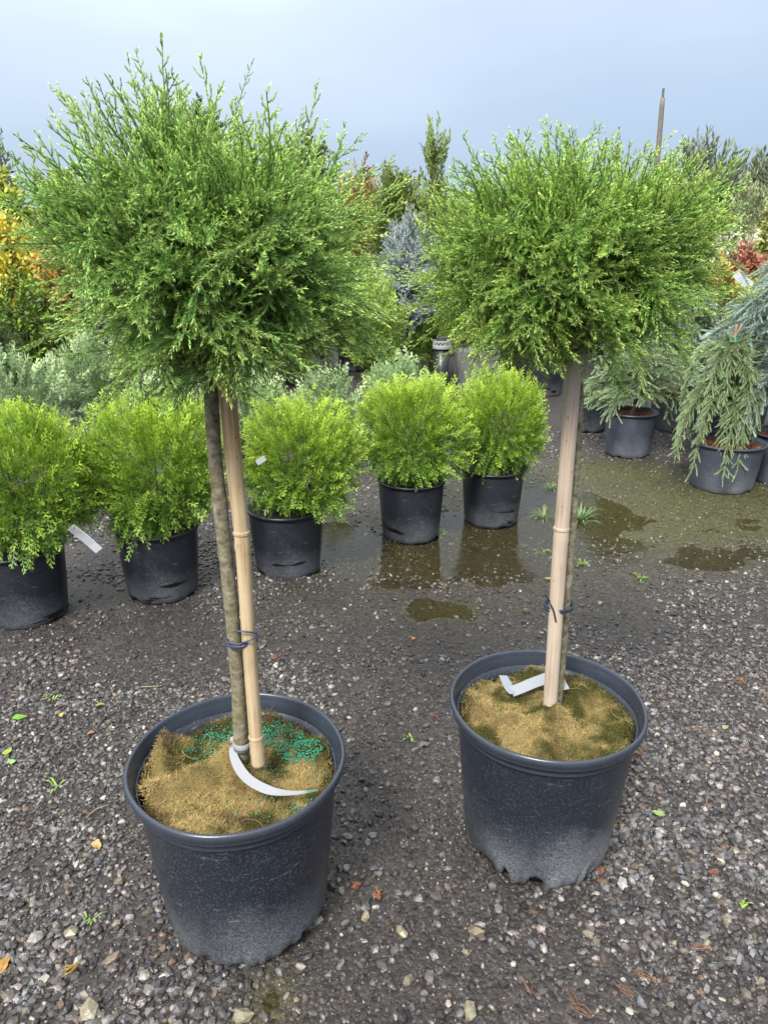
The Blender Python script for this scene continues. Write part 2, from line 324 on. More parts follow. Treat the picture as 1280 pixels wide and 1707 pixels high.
def ground_mat():
    m, t, b = new_mat('wet_grit_ground'); tcn = N(t, 'ShaderNodeTexCoord'); a = N(t, 'ShaderNodeAttribute', attribute_name='Col')
    v1 = N(t, 'ShaderNodeTexVoronoi', Scale=95.0); t.links.new(tcn.outputs['Object'], v1.inputs['Vector'])
    v2 = N(t, 'ShaderNodeTexVoronoi', Scale=240.0); t.links.new(tcn.outputs['Object'], v2.inputs['Vector'])
    n = N(t, 'ShaderNodeTexNoise', Scale=420.0, Detail=3.0); t.links.new(tcn.outputs['Object'], n.inputs['Vector'])
    sc = N(t, 'ShaderNodeSeparateColor'); t.links.new(v1.outputs['Color'], sc.inputs[0])
    mr = N(t, 'ShaderNodeMapRange'); mr.inputs[3].default_value = 0.55; mr.inputs[4].default_value = 1.7; t.links.new(sc.outputs[0], mr.inputs[0])
    s2 = N(t, 'ShaderNodeSeparateColor'); t.links.new(v2.outputs['Color'], s2.inputs[0])
    r = ramp(t, [(0.0, (0.75, 0.75, 0.75)), (0.88, (1.15, 1.13, 1.1)), (0.93, (2.6, 2.4, 2.2))]); t.links.new(s2.outputs[1], r.inputs[0])
    x1 = N(t, 'ShaderNodeVectorMath', operation='SCALE'); t.links.new(a.outputs['Color'], x1.inputs[0]); t.links.new(mr.outputs[0], x1.inputs['Scale'])
    x2 = N(t, 'ShaderNodeVectorMath', operation='MULTIPLY'); t.links.new(x1.outputs[0], x2.inputs[0]); t.links.new(r.outputs[0], x2.inputs[1])
    t.links.new(x2.outputs[0], b.inputs['Base Color']); b.inputs['Roughness'].default_value = 0.5; b.inputs['Specular IOR Level'].default_value = 0.5
    ad = N(t, 'ShaderNodeMath', operation='ADD'); t.links.new(v1.outputs['Distance'], ad.inputs[0]); t.links.new(n.outputs['Fac'], ad.inputs[1])
    bp = N(t, 'ShaderNodeBump', Strength=0.8, Distance=0.004); bp.invert = True; t.links.new(ad.outputs[0], bp.inputs['Height']); t.links.new(bp.outputs[0], b.inputs['Normal']); return m
g = Geo(); g.add(V, F, C); tag(g.build('ground', ground_mat(), smooth=True), kind='structure')

# water standing in the hollows (a flat sheet; the ground rises through it at the edges)
WL = -0.0088
def water_mat():
    m, t, b = new_mat('puddle_water'); b.inputs['Base Color'].default_value = (0.75, 0.72, 0.55, 1); b.inputs['Roughness'].default_value = 0.02
    b.inputs['IOR'].default_value = 1.33; b.inputs['Transmission Weight'].default_value = 1.0
    tcn = N(t, 'ShaderNodeTexCoord'); n = N(t, 'ShaderNodeTexNoise', Scale=14.0, Detail=2.0); t.links.new(tcn.outputs['Object'], n.inputs['Vector'])
    bp = N(t, 'ShaderNodeBump', Strength=0.16, Distance=0.01); t.links.new(n.outputs['Fac'], bp.inputs['Height']); t.links.new(bp.outputs[0], b.inputs['Normal']); 
    # light passes straight down through the thin film so the bed is lit
    tr = N(t, 'ShaderNodeBsdfTransparent'); tr.inputs[0].default_value = (0.86, 0.83, 0.70, 1)
    gl = N(t, 'ShaderNodeBsdfGlossy'); gl.inputs['Roughness'].default_value = 0.10; t.links.new(bp.outputs[0], gl.inputs['Normal'])
    fr = N(t, 'ShaderNodeFresnel'); fr.inputs[0].default_value = 1.33; t.links.new(bp.outputs[0], fr.inputs['Normal'])
    mxs = N(t, 'ShaderNodeMixShader'); t.links.new(fr.outputs[0], mxs.inputs[0]); t.links.new(tr.outputs[0], mxs.inputs[1]); t.links.new(gl.outputs[0], mxs.inputs[2])
    t.links.new(mxs.outputs[0], t.nodes['Material Output'].inputs[0]); return m
M_WATER = water_mat()
def sheet(name, x0, x1, y0, y1, z):
    g = Geo(); g.add([(x0, y0, z), (x1, y0, z), (x1, y1, z), (x0, y1, z)], [(0, 1, 2), (0, 2, 3)]); return tag(g.build(name, M_WATER), kind='structure')
sheet('puddle', -0.95, 2.7, 2.05, 4.6, WL)
a_ = G(450, 1665); sheet('puddle', a_[0] - 0.09, a_[0] + 0.09, a_[1] - 0.1, a_[1] + 0.085, WL - 0.001)

# ------------------------------------------------------------------ gravel
ph = (1 + 5 ** .5) / 2
ICO = unit(np.array([(-1, ph, 0), (1, ph, 0), (-1, -ph, 0), (1, -ph, 0), (0, -1, ph), (0, 1, ph), (0, -1, -ph), (0, 1, -ph), (ph, 0, -1), (ph, 0, 1), (-ph, 0, -1), (-ph, 0, 1)]))
ICF = np.array([(0, 11, 5), (0, 5, 1), (0, 1, 7), (0, 7, 10), (0, 10, 11), (1, 5, 9), (5, 11, 4), (11, 10, 2), (10, 7, 6), (7, 1, 8), (3, 9, 4), (3, 4, 2), (3, 2, 6), (3, 6, 8), (3, 8, 9), (4, 9, 5), (2, 4, 11), (6, 2, 10), (8, 6, 7), (9, 8, 1)])
_th = math.atan2(1, ph); _Rx = np.array([[1, 0, 0], [0, cos(_th), -sin(_th)], [0, sin(_th), cos(_th)]]); ICO = ICO @ _Rx.T
_keep = ICO[ICF].mean(1)[:, 2] > -0.62; ICF_TOP = ICF[_keep]
def rot_many(n, tilt, r):
    az = r.rand(n) * 2 * pi; tx = r.randn(n) * tilt; ty = r.randn(n) * tilt
    ca, sa = np.cos(az), np.sin(az); Z0 = np.zeros(n); O = np.ones(n)
    Rz = np.stack([ca, -sa, Z0, sa, ca, Z0, Z0, Z0, O], 1).reshape(n, 3, 3)
    c, s = np.cos(tx), np.sin(tx); Rx = np.stack([O, Z0, Z0, Z0, c, -s, Z0, s, c], 1).reshape(n, 3, 3)
    c, s = np.cos(ty), np.sin(ty); Ry = np.stack([c, Z0, s, Z0, O, Z0, -s, Z0, c], 1).reshape(n, 3, 3)
    return Rx @ Ry @ Rz
def stones(g, x, y, size, r, cols, faces=ICF_TOP, flat=(0.45, 0.8), lift=0.15):
    n = len(x); k = len(ICO)
    J = ICO[None] * (1 + 0.42 * (r.rand(n, k, 1) - 0.5)) + 0.16 * (r.rand(n, k, 3) - 0.5)
    S = np.stack([r.uniform(0.9, 1.35, n), r.uniform(0.65, 1.0, n), r.uniform(*flat, n)], 1) * size[:, None] / 2
    Vv = (J * S[:, None, :]) @ rot_many(n, 0.25, r)
    Vv = Vv + np.stack([x, y, hgt(x, y) + lift * size], 1)[:, None, :]
    Ff = faces[None] + (np.arange(n) * k)[:, None, None]
    g.add(Vv.reshape(-1, 3), Ff.reshape(-1, 3), np.repeat(cols, k, 0))
def stone_cols(n, r, x, y):
    c = np.array([0.055, 0.0515, 0.0505]) * np.exp(0.46 * r.randn(n))[:, None]
    hue = r.rand(n)[:, None]; c = c * np.where(hue < 0.3, [0.93, 0.98, 1.08], np.where(hue < 0.55, [1.10, 1.0, 0.95], [1, 1, 1]))
    k = r.rand(n); c[k < 0.085] = np.array([0.175, 0.155, 0.115]) * r.uniform(0.3, 1.0, (k < 0.085).sum())[:, None]
    c[k < 0.022] = np.array([0.27, 0.255, 0.22]) * r.uniform(0.7, 1.35, (k < 0.022).sum())[:, None]
    c[(k > 0.10) & (k < 0.12)] = np.array([0.12, 0.078, 0.055]); c[(k > .13) & (k < .28)] *= 1.9
    ms = (moss_at(x, y) * 0.75)[:, None]; c = c * (1 - ms) + np.array([0.062, 0.062, 0.022]) * ms * (0.6 + 0.8 * r.rand(n)[:, None])
    w = (np.clip(wet_at(x, y), 0, 1) * 0.6)[:, None]; c = c * (1 - w) + np.array([0.075, 0.069, 0.040]) * w
    return c
def halfw(y): return 0.52 * (0.94 * y + 0.47)
def scatter(y0, y1, dens, r, margin=0.12):
    wmax = halfw(y1) + margin; n = int((y1 - y0) * 2 * wmax * dens)
    x = r.uniform(-wmax, wmax, n); y = r.uniform(y0, y1, n); k = np.abs(x) < halfw(y) + margin
    x, y = x[k], y[k]
    keep = np.ones(len(x), bool)
    for cx, cy in POTFEET: keep &= (x - cx) ** 2 + (y - cy) ** 2 > 0.150 ** 2
    return x[keep], y[keep]
g = Geo(); r = np.random.RandomState(5)
for (y0, y1, dens, s0, s1) in ((0.72, 1.5, 11500, 0.0085, 0.025), (1.5, 2.3, 7500, 0.009, 0.023), (2.3, 3.4, 3600, 0.010, 0.023)):
    x, y = scatter(y0, y1, dens, r)
    # stones lie thick in some places and give way to fine grit in others
    thick = fbm(x, y, 2.2, 44); pk = np.clip((thick - 0.36) * 4.0, 0.12, 1) * (1 - 0.45 * np.clip(wet_at(x, y) * 1.2, 0, 1)) * (1 - 0.55 * moss_at(x, y))
    k = r.rand(len(x)) < pk; x, y = x[k], y[k]; n = len(x)
    size = s0 + (s1 - s0) * r.rand(n) ** 1.7 * (0.45 + 0.9 * fbm(x, y, 1.4, 50))
    stones(g, x, y, size, r, stone_cols(n, r, x, y), lift=0.12)
x, y = scatter(0.72, 2.2, 6000, r); n = len(x); OCT = np.array([(1, 0, 0), (0, 1, 0), (-1, 0, 0), (0, -1, 0), (0, 0, 1.0)]); sz = r.uniform(0.0022, 0.0048, n)
Vv = (OCT[None] * (1 + .5 * (r.rand(n, 5, 1) - .5)) * sz[:, None, None]) @ rot_many(n, 0.3, r) + np.stack([x, y, hgt(x, y) + .0003], 1)[:, None]
g.add(Vv.reshape(-1, 3), (np.array([(0, 1, 4), (1, 2, 4), (2, 3, 4), (3, 0, 4)])[None] + (np.arange(n) * 5)[:, None, None]).reshape(-1, 3), np.repeat(stone_cols(n, r, x, y) * 0.75, 5, 0))
x, y = scatter(3.3, 5.6, 900, r); k = r.rand(len(x)) < 1 - 0.7 * np.clip(moss_at(x, y) + wet_at(x, y), 0, 1); x, y = x[k], y[k]
stones(g, x, y, r.uniform(0.012, 0.024, len(x)), r, stone_cols(len(x), r, x, y), lift=0.08)
tag(g.build('gravel', M_STONE), 'wet grey crushed gravel scattered over the nursery yard', 'gravel', kind='stuff')
# single pale stones that stand out
for (px, py, s, c, lab) in ((660, 1290, 0.018, (0.42, 0.40, 0.33), None), (1037, 1478, 0.030, (0.50, 0.50, 0.50), 'bright white stone on the gravel just right of the right pot foot'),
    (783, 1690, 0.036, (0.36, 0.33, 0.22), 'large round yellowish stone at the bottom edge below the pots'), (793, 1558, 0.036, (0.24, 0.19, 0.12), 'flat brown stone lying below the right pot'),
    (1096, 1396, 0.028, (0.46, 0.46, 0.44), 'white angular stone far right of the right pot'), (610, 1527, 0.026, (0.40, 0.36, 0.24), 'cream stone in the gap between the two pot feet'),
    (669, 1557, 0.028, (0.42, 0.38, 0.26), 'cream stone above the gravel below the gap between pots'), (62, 1565, 0.034, (0.46, 0.44, 0.40), 'whitish rounded stone on gravel at the lower left'),
    (187, 1602, 0.034, (0.27, 0.21, 0.16), 'reddish brown stone left of the left pot foot'), (120, 1555, 0.030, (0.33, 0.29, 0.20), 'tan wedge shaped stone beside the whitish rounded stone'),
    (243, 1630, 0.028, (0.42, 0.40, 0.33), 'pale stone in front of the left pot foot'), (877, 1020, 0.034, (0.22, 0.19, 0.13), 'brown pebble on the gravel left of the right bamboo tie'),
    (150, 1685, 0.04, (0.38, 0.34, 0.23), 'broad cream stone at the bottom left edge'), (405, 1697, 0.036, (0.45, 0.41, 0.28), 'cream stone beside the small puddle at the bottom'),
    (200, 1470, 0.026, (0.30, 0.26, 0.18), 'tan stone nearest the left side of the left pot')):
    if lab is None: continue
    q = G(px, py); gg = Geo(); n1 = np.array([q[0]]), np.array([q[1]])
    stones(gg, *n1, np.array([s]), np.random.RandomState(px), np.array([c]) * 0.5, faces=ICF, flat=(0.6, 0.85), lift=0.22)
    o = gg.build('stone', M_STONE, smooth=False, origin=(q[0], q[1], 0)); tag(o, lab, 'stone', 'pale stones lying loose on the gravel')

# ------------------------------------------------------------------ foliage templates
def stack(parts):
    V = []; F = []; T = []; n = 0
    for v, f, t in parts: V.append(v); F.append(np.asarray(f) + n); T.append(t); n += len(v)
    return np.concatenate(V), np.concatenate(F), np.concatenate(T)
def rotv(v, ax, a):
    ax = unit(ax); return v * cos(a) + np.cross(ax, v) * sin(a) + ax * np.dot(ax, v) * (1 - cos(a))
def needles_on(path, side, step, ln, wd, ang, r, ranks=2, tint0=0.2, tint1=1.0, alt=True, tip=True):
    """awl needles along a polyline; returns V,F,T"""
    path = np.asarray(path); seg = np.linalg.norm(np.diff(path, axis=0), axis=1); L = seg.sum(); cum = np.concatenate([[0], np.cumsum(seg)])
    m = max(2, int(L / step)); s = (np.arange(m) + 0.5) / m * L
    base = np.stack([np.interp(s, cum, path[:, k]) for k in range(3)], 1)
    tt = unit(np.stack([np.interp(s, cum, np.gradient(path[:, k])) for k in range(3)], 1))
    nn = unit(np.cross(tt, side)); bb = np.cross(tt, nn)
    Vs = []; Ts = []
    for q in range(ranks):
        ph_ = 2 * pi * q / ranks + (np.arange(m) % 2) * (pi / ranks if alt else 0) + r.randn(m) * 0.25
        rad = np.cos(ph_)[:, None] * bb + np.sin(ph_)[:, None] * nn
        a = ang * (1 - 0.55 * (s / L) ** 3) * (1 + 0.15 * r.randn(m)); l = ln * (1 - 0.35 * (s / L) ** 2) * r.uniform(0.75, 1.15, m)
        d = tt * np.cos(a)[:, None] + rad * np.sin(a)[:, None]; w = unit(np.cross(d, rad)) * wd / 2
        Vs.append(np.stack([base - w, base + w, base + d * l[:, None]], 1).reshape(-1, 3))
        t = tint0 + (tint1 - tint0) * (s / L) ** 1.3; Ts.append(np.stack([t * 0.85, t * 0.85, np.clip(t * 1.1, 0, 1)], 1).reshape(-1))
    V = np.concatenate(Vs); F = np.arange(len(V)).reshape(-1, 3); return V, F, np.concatenate(Ts)
def thin(path, w, tint, sides=3):
    g = Geo(); tube(g, path, np.linspace(w, w * 0.5, len(path)), sides, cap=False); V = g.V[0]; return V, g.F[0], np.full(len(V), tint)
def cypress_spray(r, L=0.17, tw=0.042, gap=0.0100, bare=0.12, step=0.0034, nl=0.0080, wd=0.0026, an=0.42):
    n = 7; u = np.linspace(0, 1, n); b1 = r.uniform(-0.30, 0.22); b2 = r.uniform(-0.28, 0.28)
    path = np.stack([L * b2 * u ** 2, L * u, L * b1 * u ** 2], 1); parts = [thin(path, 0.0011, -1)]
    k0 = path[int(n * 0.4):]; parts.append(needles_on(path[1:], np.array([1.0, 0, 0]), step * 1.15, nl, wd, an, r, 2, 0.15, 1.0))
    s = bare * L; sd = 1
    while s < L * 0.97:
        f = s / L; p0 = np.array([np.interp(f, u, path[:, k]) for k in range(3)])
        t = unit(np.array([np.interp(min(f + .05, 1), u, path[:, k]) for k in range(3)]) - p0 + 1e-9)
        l = tw * (1 - 0.62 * f) * r.uniform(0.55, 1.2); ax = rotv(np.array([0, 0, 1.0]), t, r.randn() * 0.7)
        a = r.uniform(0.55, 0.95) * sd; d0 = rotv(t, ax, a); d1 = rotv(t, ax, a * 0.45)
        q = np.stack([p0, p0 + d0 * l * 0.5, p0 + d0 * l * 0.5 + d1 * l * 0.5])
        q[:, 2] += [0, 0, r.uniform(-0.004, 0.008)]
        parts.append(thin(q, 0.0007, 0.25)); parts.append(needles_on(q, ax, step, nl, wd, an, r, 2, 0.12 + 0.25 * f, 0.75 + 0.25 * f))
        if l > 0.028 and r.rand() < 0.7:
            d2 = rotv(d0, ax, -0.6 * sd); q2 = np.stack([q[1], q[1] + d2 * l * 0.28, q[1] + d2 * l * 0.5])
            parts.append(needles_on(q2, ax, step, nl * 0.9, wd, an, r, 2, 0.3, 0.95))
        sd = -sd; s += gap * r.uniform(0.7, 1.3)
    return stack(parts)
def kite(p, d, nrm, l, w, t0, t1):
    s = unit(np.cross(d, nrm)) * w / 2; m = p + d * l * 0.45
    return np.array([p, m - s, p + d * l, m + s]), np.array([(0, 1, 2), (0, 2, 3)]), np.array([t0, (t0 + t1) / 2, t1, (t0 + t1) / 2])
def thuja_spray(r, L=0.085, tw=0.034, w=0.0036, gap=0.0075):
    nrm = np.array([0, 0, 1.0]); parts = []; n = 6; u = np.linspace(0, 1, n); b = r.uniform(-0.25, 0.25); bz = r.uniform(-0.1, 0.25)
    path = np.stack([L * b * u ** 2, L * u, L * bz * u ** 2], 1)
    for i in range(n - 1): parts.append(kite(path[i], unit(path[i + 1] - path[i]), nrm, L / (n - 1) * 1.35, w * 1.1, u[i], u[i + 1]))
    s = 0.12 * L; sd = 1
    while s < L * 0.96:
        f = s / L; p0 = np.array([np.interp(f, u, path[:, k]) for k in range(3)]); t = unit(np.array([2 * b * f, 1, 2 * bz * f]))
        l = tw * (1 - 0.6 * f) * r.uniform(0.6, 1.15); nr = rotv(nrm, t, r.randn() * 0.35); d = rotv(t, nr, 0.75 * sd); d = unit(d)
        parts.append(kite(p0, d, nr, l, w, 0.3 * f + 0.1, 0.6 + 0.4 * f)); q = 0.3; s2 = 1
        while q < 0.92:
            dd = rotv(d, nr, 0.6 * s2); parts.append(kite(p0 + d * l * q, dd, nr, l * 0.42 * (1.15 - q * 0.6), w * 0.95, 0.3 + 0.3 * f, 0.75 + 0.25 * f)); s2 = -s2; q += 0.17
        sd = -sd; s += gap * r.uniform(0.75, 1.25)
    return stack(parts)
def spruce_shoot(r, L=0.16, nl=0.016, step=0.0042, ranks=5, wd=0.0016):
    u = np.linspace(0, 1, 6); b = r.uniform(-0.15, 0.15); bz = r.uniform(-0.25, 0.1)
    path = np.stack([L * b * u ** 2, L * u, L * bz * u ** 2], 1)
    parts = [thin(path, 0.0022, -1), needles_on(path, np.array([1.0, 0, 0]), step, nl, wd, 0.95, r, ranks, 0.3, 0.9)]
    for sd in (1, -1):
        for f in (0.25, 0.5, 0.7):
            p0 = np.array([np.interp(f, u, path[:, k]) for k in range(3)]); d = np.array([sd * 0.62, 0.75, r.uniform(-.2, .1)]); l = L * (0.55 - 0.4 * f)
            q = np.stack([p0, p0 + d * l * .5, p0 + d * l]); parts.append(needles_on(q, np.array([0, 0, 1.0]), step, nl * .9, wd, 0.95, r, ranks, 0.35, 1.0))
    return stack(parts)
def leaf_twig(r, L=0.16, leaf=0.034, nlf=13, wratio=0.5, spread=0.9):
    parts = [thin(np.array([(0, 0, 0), (0.01, L * .5, 0.005), (0, L, 0)]), 0.0016, -1)]
    for i in range(nlf):
        f = (i + 0.7) / nlf; p0 = np.array([0.008 * sin(f * 3), L * f, 0]); az = i * 2.4 + r.rand(); a = spread * (1.1 - 0.5 * f)
        d = unit([cos(az) * sin(a), cos(a), sin(az) * sin(a)]); nr = unit(np.cross(d, r.randn(3))); parts.append(kite(p0, d, nr, leaf * r.uniform(.7, 1.15), leaf * wratio, 0.2 + 0.5 * f, 0.4 + 0.6 * f))
    return stack(parts)
def frames(d, up, r, roll=0.6):
    d = unit(d); up = np.broadcast_to(up, d.shape) + r.randn(*d.shape) * roll; x = unit(np.cross(d, up)); z = np.cross(x, d)
    return np.stack([x, d, z], 1)          # rows: template x,y,z axes
def place(g, temps, org, fr, sc, cols, r, wood=(0.10, 0.07, 0.035), jit=0.22):
    """cols: (dark, mid, tip) colour triples, or arrays (n,3) x3"""
    n = len(org); which = r.randint(len(temps), size=n); dk, md, tp = [np.broadcast_to(np.asarray(c, float), (n, 3)) for c in cols]
    for k, (V, F, T) in enumerate(temps):
        i = np.where(which == k)[0]
        if not len(i): continue
        W = np.einsum('mj,njk->nmk', V, fr[i]) * sc[i][:, None, None] + org[i][:, None, :]
        t = np.clip(T, 0, 1)[None, :, None]; b = r.uniform(1 - jit, 1 + jit, len(i))[:, None, None]
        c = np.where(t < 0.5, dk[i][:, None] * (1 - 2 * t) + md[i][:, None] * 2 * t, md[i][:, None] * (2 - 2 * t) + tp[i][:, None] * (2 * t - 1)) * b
        c = np.where((T < 0)[None, :, None], np.asarray(wood)[None, None], c)
        Ff = F[None] + (np.arange(len(i)) * len(V))[:, None, None]
        g.add(W.reshape(-1, 3), Ff.reshape(-1, 3), c.reshape(-1, 3))
rt = np.random.RandomState(21)
T_CYP = [cypress_spray(rt, L=rt.uniform(0.13, 0.19), tw=rt.uniform(0.034, 0.048)) for _ in range(12)]
T_OPEN = [cypress_spray(rt, L=rt.uniform(0.12, 0.18), tw=rt.uniform(0.036, 0.052), gap=0.0115, step=0.0034, nl=0.0098, wd=0.0023, an=0.76) for _ in range(12)]
T_CYPLONG = [cypress_spray(rt, L=rt.uniform(0.20, 0.27), tw=0.05, gap=0.013, bare=0.3) for _ in range(4)]
T_THU = [thuja_spray(rt, L=rt.uniform(0.065, 0.088), tw=0.032, w=0.0034, gap=0.0080) for _ in range(8)]
T_JUN = [thuja_spray(rt, L=rt.uniform(0.13, 0.17), tw=0.05, w=0.0068, gap=0.012) for _ in range(6)]
T_SPR = [spruce_shoot(rt, L=rt.uniform(0.13, 0.19), nl=0.018, step=0.0085, ranks=4, wd=0.0032) for _ in range(6)]
T_BR = []
for _ in range(6):
    q_ = np.array([(0, 0, 0), (rt.uniform(-.01, .01), .045, 0), (rt.uniform(-.02, .02), .09, rt.uniform(-.012, .006))]); T_BR.append(stack([thin(q_, 0.0016, -1), needles_on(q_, np.array([1.0, 0, 0]), 0.0050, 0.019, 0.0030, 0.80, rt, 4, 0.35, 0.95)]))
T_LEAF = [leaf_twig(rt) for _ in range(5)]
T_SMALL = [leaf_twig(rt, 0.11, 0.030, 15, 0.55, 1.15) for _ in range(5)]
T_WILL = [leaf_twig(rt, 0.26, 0.06, 20, 0.26, 0.7) for _ in range(5)]

def sphere_dirs(n, r): 
    v = unit(r.randn(n, 3)); return v

# ------------------------------------------------------------------ large pots
PH = 0.397; ZS = 1.05
def pot_parts(t, seed, mat, jag=0.5, H=PH, sc=1.0, rim_mat=None, seg=240, tears=()):
    r = np.random.RandomState(seed); ph_ = r.rand(8) * 6.28; am = r.uniform(0.5, 1, 8); kk = np.array([3, 5, 8, 11, 17, 23, 31, 41])
    def wob(A, lo, hi): return sum(am[i] * np.sin(kk[i] * A + ph_[i]) for i in range(lo, hi))
    def warp(rr, z, A):
        low = np.clip(1 - z / 0.07, 0, 1) ** 1.5; out = (rr > 0.1)
        rr = rr + out * low * (0.0030 * wob(A, 2, 8)) * jag + out * 0.0012 * np.sin(2 * A + ph_[0]) 
        bite = np.clip(wob(A, 0, 5) - 0.9, 0, 1.6) * 0.018 * jag + np.clip(wob(A, 4, 8), 0, 2) * 0.0055 * jag
        lz = np.clip(1 - z / 0.05, 0, 1); z = z + out * lz * bite
        for ang, wd_, hh_, saw in tears:
            dA = (A - R(ang) + pi) % (2 * pi) - pi; w_ = np.clip(1.15 - (np.abs(dA) / R(wd_)) ** 3, 0, 1); tooth = 1 if not saw else (0.5 + 0.5 * np.tanh(2 * np.sin(dA * saw + 1.9 * np.sin(dA * 17 + ang)))) * (0.6 + 0.4 * np.sin(dA * 31 + 2))
            z = z + out * lz * w_ * hh_ * tooth; rr = rr - out * lz * w_ * 0.006 * tooth + out * lz * w_ * 0.004
        return rr, z
    z = np.array([0, 0.004, 0.012, 0.022, 0.034, 0.05, 0.07, 0.10, 0.15, 0.20, 0.25, 0.30, 0.335])
    rad = np.interp(z, [0, 0.02, 0.05, 0.335], [0.157, 0.168, 0.1740, 0.2010]); 
    out = list(zip(rad, z)); prof = [(0.001, 0.012), (0.12, 0.012)] + [(rad[0] - 0.006, 0.004)] + out + [(0.2025, 0.341), (0.2025, 0.346), (0.198, 0.346), (0.195, 0.30), (0.188, 0.24)]
    prof = [(a_1, b_1 * ZS) for a_1, b_1 in prof]; g = Geo(); lathe(g, prof, seg, warp=warp); body = g.build('pot', mat, t, smooth=True)
    rp = [(0.2020, 0.330), (0.2055, 0.331), (0.2062, 0.334), (0.2050, 0.337), (0.2060, 0.343), (0.2090, 0.347), (0.2135, 0.3505), (0.2165, 0.352), (0.2175, 0.3555), (0.2172, 0.358), (0.2205, 0.3635), (0.222, 0.3695), (0.2205, 0.3755), (0.2175, 0.3785), (0.2145, 0.3785), (0.2122, 0.3755), (0.2110, 0.370), (0.2080, 0.362), (0.2035, 0.350), (0.2010, 0.33)]
    rp = [(a_1, b_1 * ZS) for a_1, b_1 in rp]
    def warp2(rr, z, A): return rr + 0.0014 * np.sin(2 * A + ph_[1]) + 0.0006 * np.sin(7 * A + ph_[2]), z + 0.0012 * np.sin(3 * A + ph_[3])
    g = Geo(); lathe(g, rp, seg, warp=warp2); g.build('rim', rim_mat or M_RIM, body, smooth=True)
    return body
def mat_height(x, y, seed, stem, folds):
    h = 0.347 + 0.028 * (fbm(x, y, 11, seed) - 0.5) * 2 + 0.012 * (fbm(x, y, 40, seed + 3) - 0.5)
    sx_, sy_ = stem; h = h + 0.030 * np.exp(-np.sqrt((x - sx_) ** 2 + (y - sy_) ** 2) / 0.045)
    for (ax, ay, bx, by, w, hh) in folds:      # raised ridges of the folded mat
        dx, dy = bx - ax, by - ay; u = np.clip(((x - ax) * dx + (y - ay) * dy) / (dx * dx + dy * dy), 0, 1)
        d2 = (x - ax - u * dx) ** 2 + (y - ay - u * dy) ** 2; h = h + hh * np.exp(-d2 / w ** 2)
    return h
def coco_mat(t, seed, stem, folds, golds, nf=26000, rmax=0.195):
    r = np.random.RandomState(seed); g = Geo(); nr, na = 30, 96
    rr = np.linspace(0, 1, nr); aa = np.linspace(0, 2 * pi, na, endpoint=False); RR, AA = np.meshgrid(rr, aa, indexing='ij')
    edge = rmax * (1 - 0.07 * fbm(np.cos(AA) * 2, np.sin(AA) * 2, 2, seed + 9)) ; x = RR * edge * np.cos(AA); y = RR * edge * np.sin(AA)
    z = mat_height(x, y, seed, stem, folds) - 0.035 * np.clip((RR - 0.93) / 0.07, 0, 1)
    def colour(x, y):
        k = 0.5 * fbm(x, y, 14, seed + 20) + 0.5 * fbm(x, y, 38, seed + 25); gd = 0
        for gx_, gy_, gr, s in golds: gd = gd + s * np.exp(-((x - gx_) ** 2 + (y - gy_) ** 2) / gr ** 2)
        k = np.clip((k - 0.49) * 4.5 + 0.30 + gd, 0, 1)[..., None]; dark = np.array([0.064, 0.066, 0.017]); gold = np.array([0.31, 0.235, 0.095])
        b = np.clip((fbm(x, y, 24, seed + 31) - 0.55) * 4, 0, 1)[..., None] * 0.6
        c = dark * (1 - k) + gold * k; return c * (1 - b) + np.array([0.10, 0.055, 0.03]) * b
    V = np.stack([x, y, z], -1).reshape(-1, 3); F = []
    i, j = np.meshgrid(np.arange(nr - 1), np.arange(na), indexing='ij'); p = (i * na + j).ravel(); q = (i * na + (j + 1) % na).ravel()
    F = np.concatenate([np.stack([p, q, q + na], 1), np.stack([p, q + na, p + na], 1)])
    g.add(V, F, colour(x, y).reshape(-1, 3) * 0.7); m = g.build('coco_mat', M_FIB, t, smooth=True)
    g = Geo(); n = nf; a = r.rand(n) * 2 * pi; ro = np.sqrt(r.rand(n)) * rmax * 0.985; x = ro * np.cos(a); y = ro * np.sin(a); z = mat_height(x, y, seed, stem, folds)
    d = unit(np.stack([r.randn(n), r.randn(n), 0.3 + 0.6 * np.abs(r.randn(n))], 1)); l = r.uniform(0.004, 0.011, n) * np.where(r.rand(n) < 0.04, 2.4, 1)
    b = np.stack([x, y, z - 0.001], 1); w = unit(np.cross(d, [0, 0, 1.0])) * r.uniform(0.0004, 0.0007, n)[:, None]; mid = b + d * l[:, None] * 0.5 + np.array([0, 0, 0.001]); e = b + d * l[:, None]; e[:, 2] -= 0.35 * (e[:, 2] - b[:, 2])
    V = np.stack([b - w, b + w, mid - w, mid + w, e], 1).reshape(-1, 3); F = (np.array([(0, 1, 3), (0, 3, 2), (2, 3, 4)])[None] + (np.arange(n) * 5)[:, None, None])
    c = colour(x, y) * r.uniform(0.6, 1.65, n)[:, None]; g.add(V, F.reshape(-1, 3), np.repeat(c, 5, 0))
    for k in range(26):
        a = r.rand() * 6.28; ro = rmax * .85 * math.sqrt(r.rand()); p0 = np.array([ro * cos(a), ro * sin(a)]); az = r.rand() * 6.28; l = r.uniform(.02, .05); ps = []
        for f_ in np.linspace(0, 1, 6):
            q_ = p0 + np.array([cos(az + f_ * .9), sin(az + f_ * .9)]) * l * f_; ps.append((q_[0], q_[1], float(mat_height(q_[0], q_[1], seed, stem, folds)) + .004 + .004 * sin(f_ * 3)))
        if np.hypot(ps[-1][0], ps[-1][1]) < rmax * .95: tube(g, ps, .0006, 4, np.array([.34, .26, .15]) * r.uniform(.4, 1.2), cap=False)
    g.build('loose_fibre', M_FIB, m, kind='stuff'); return m
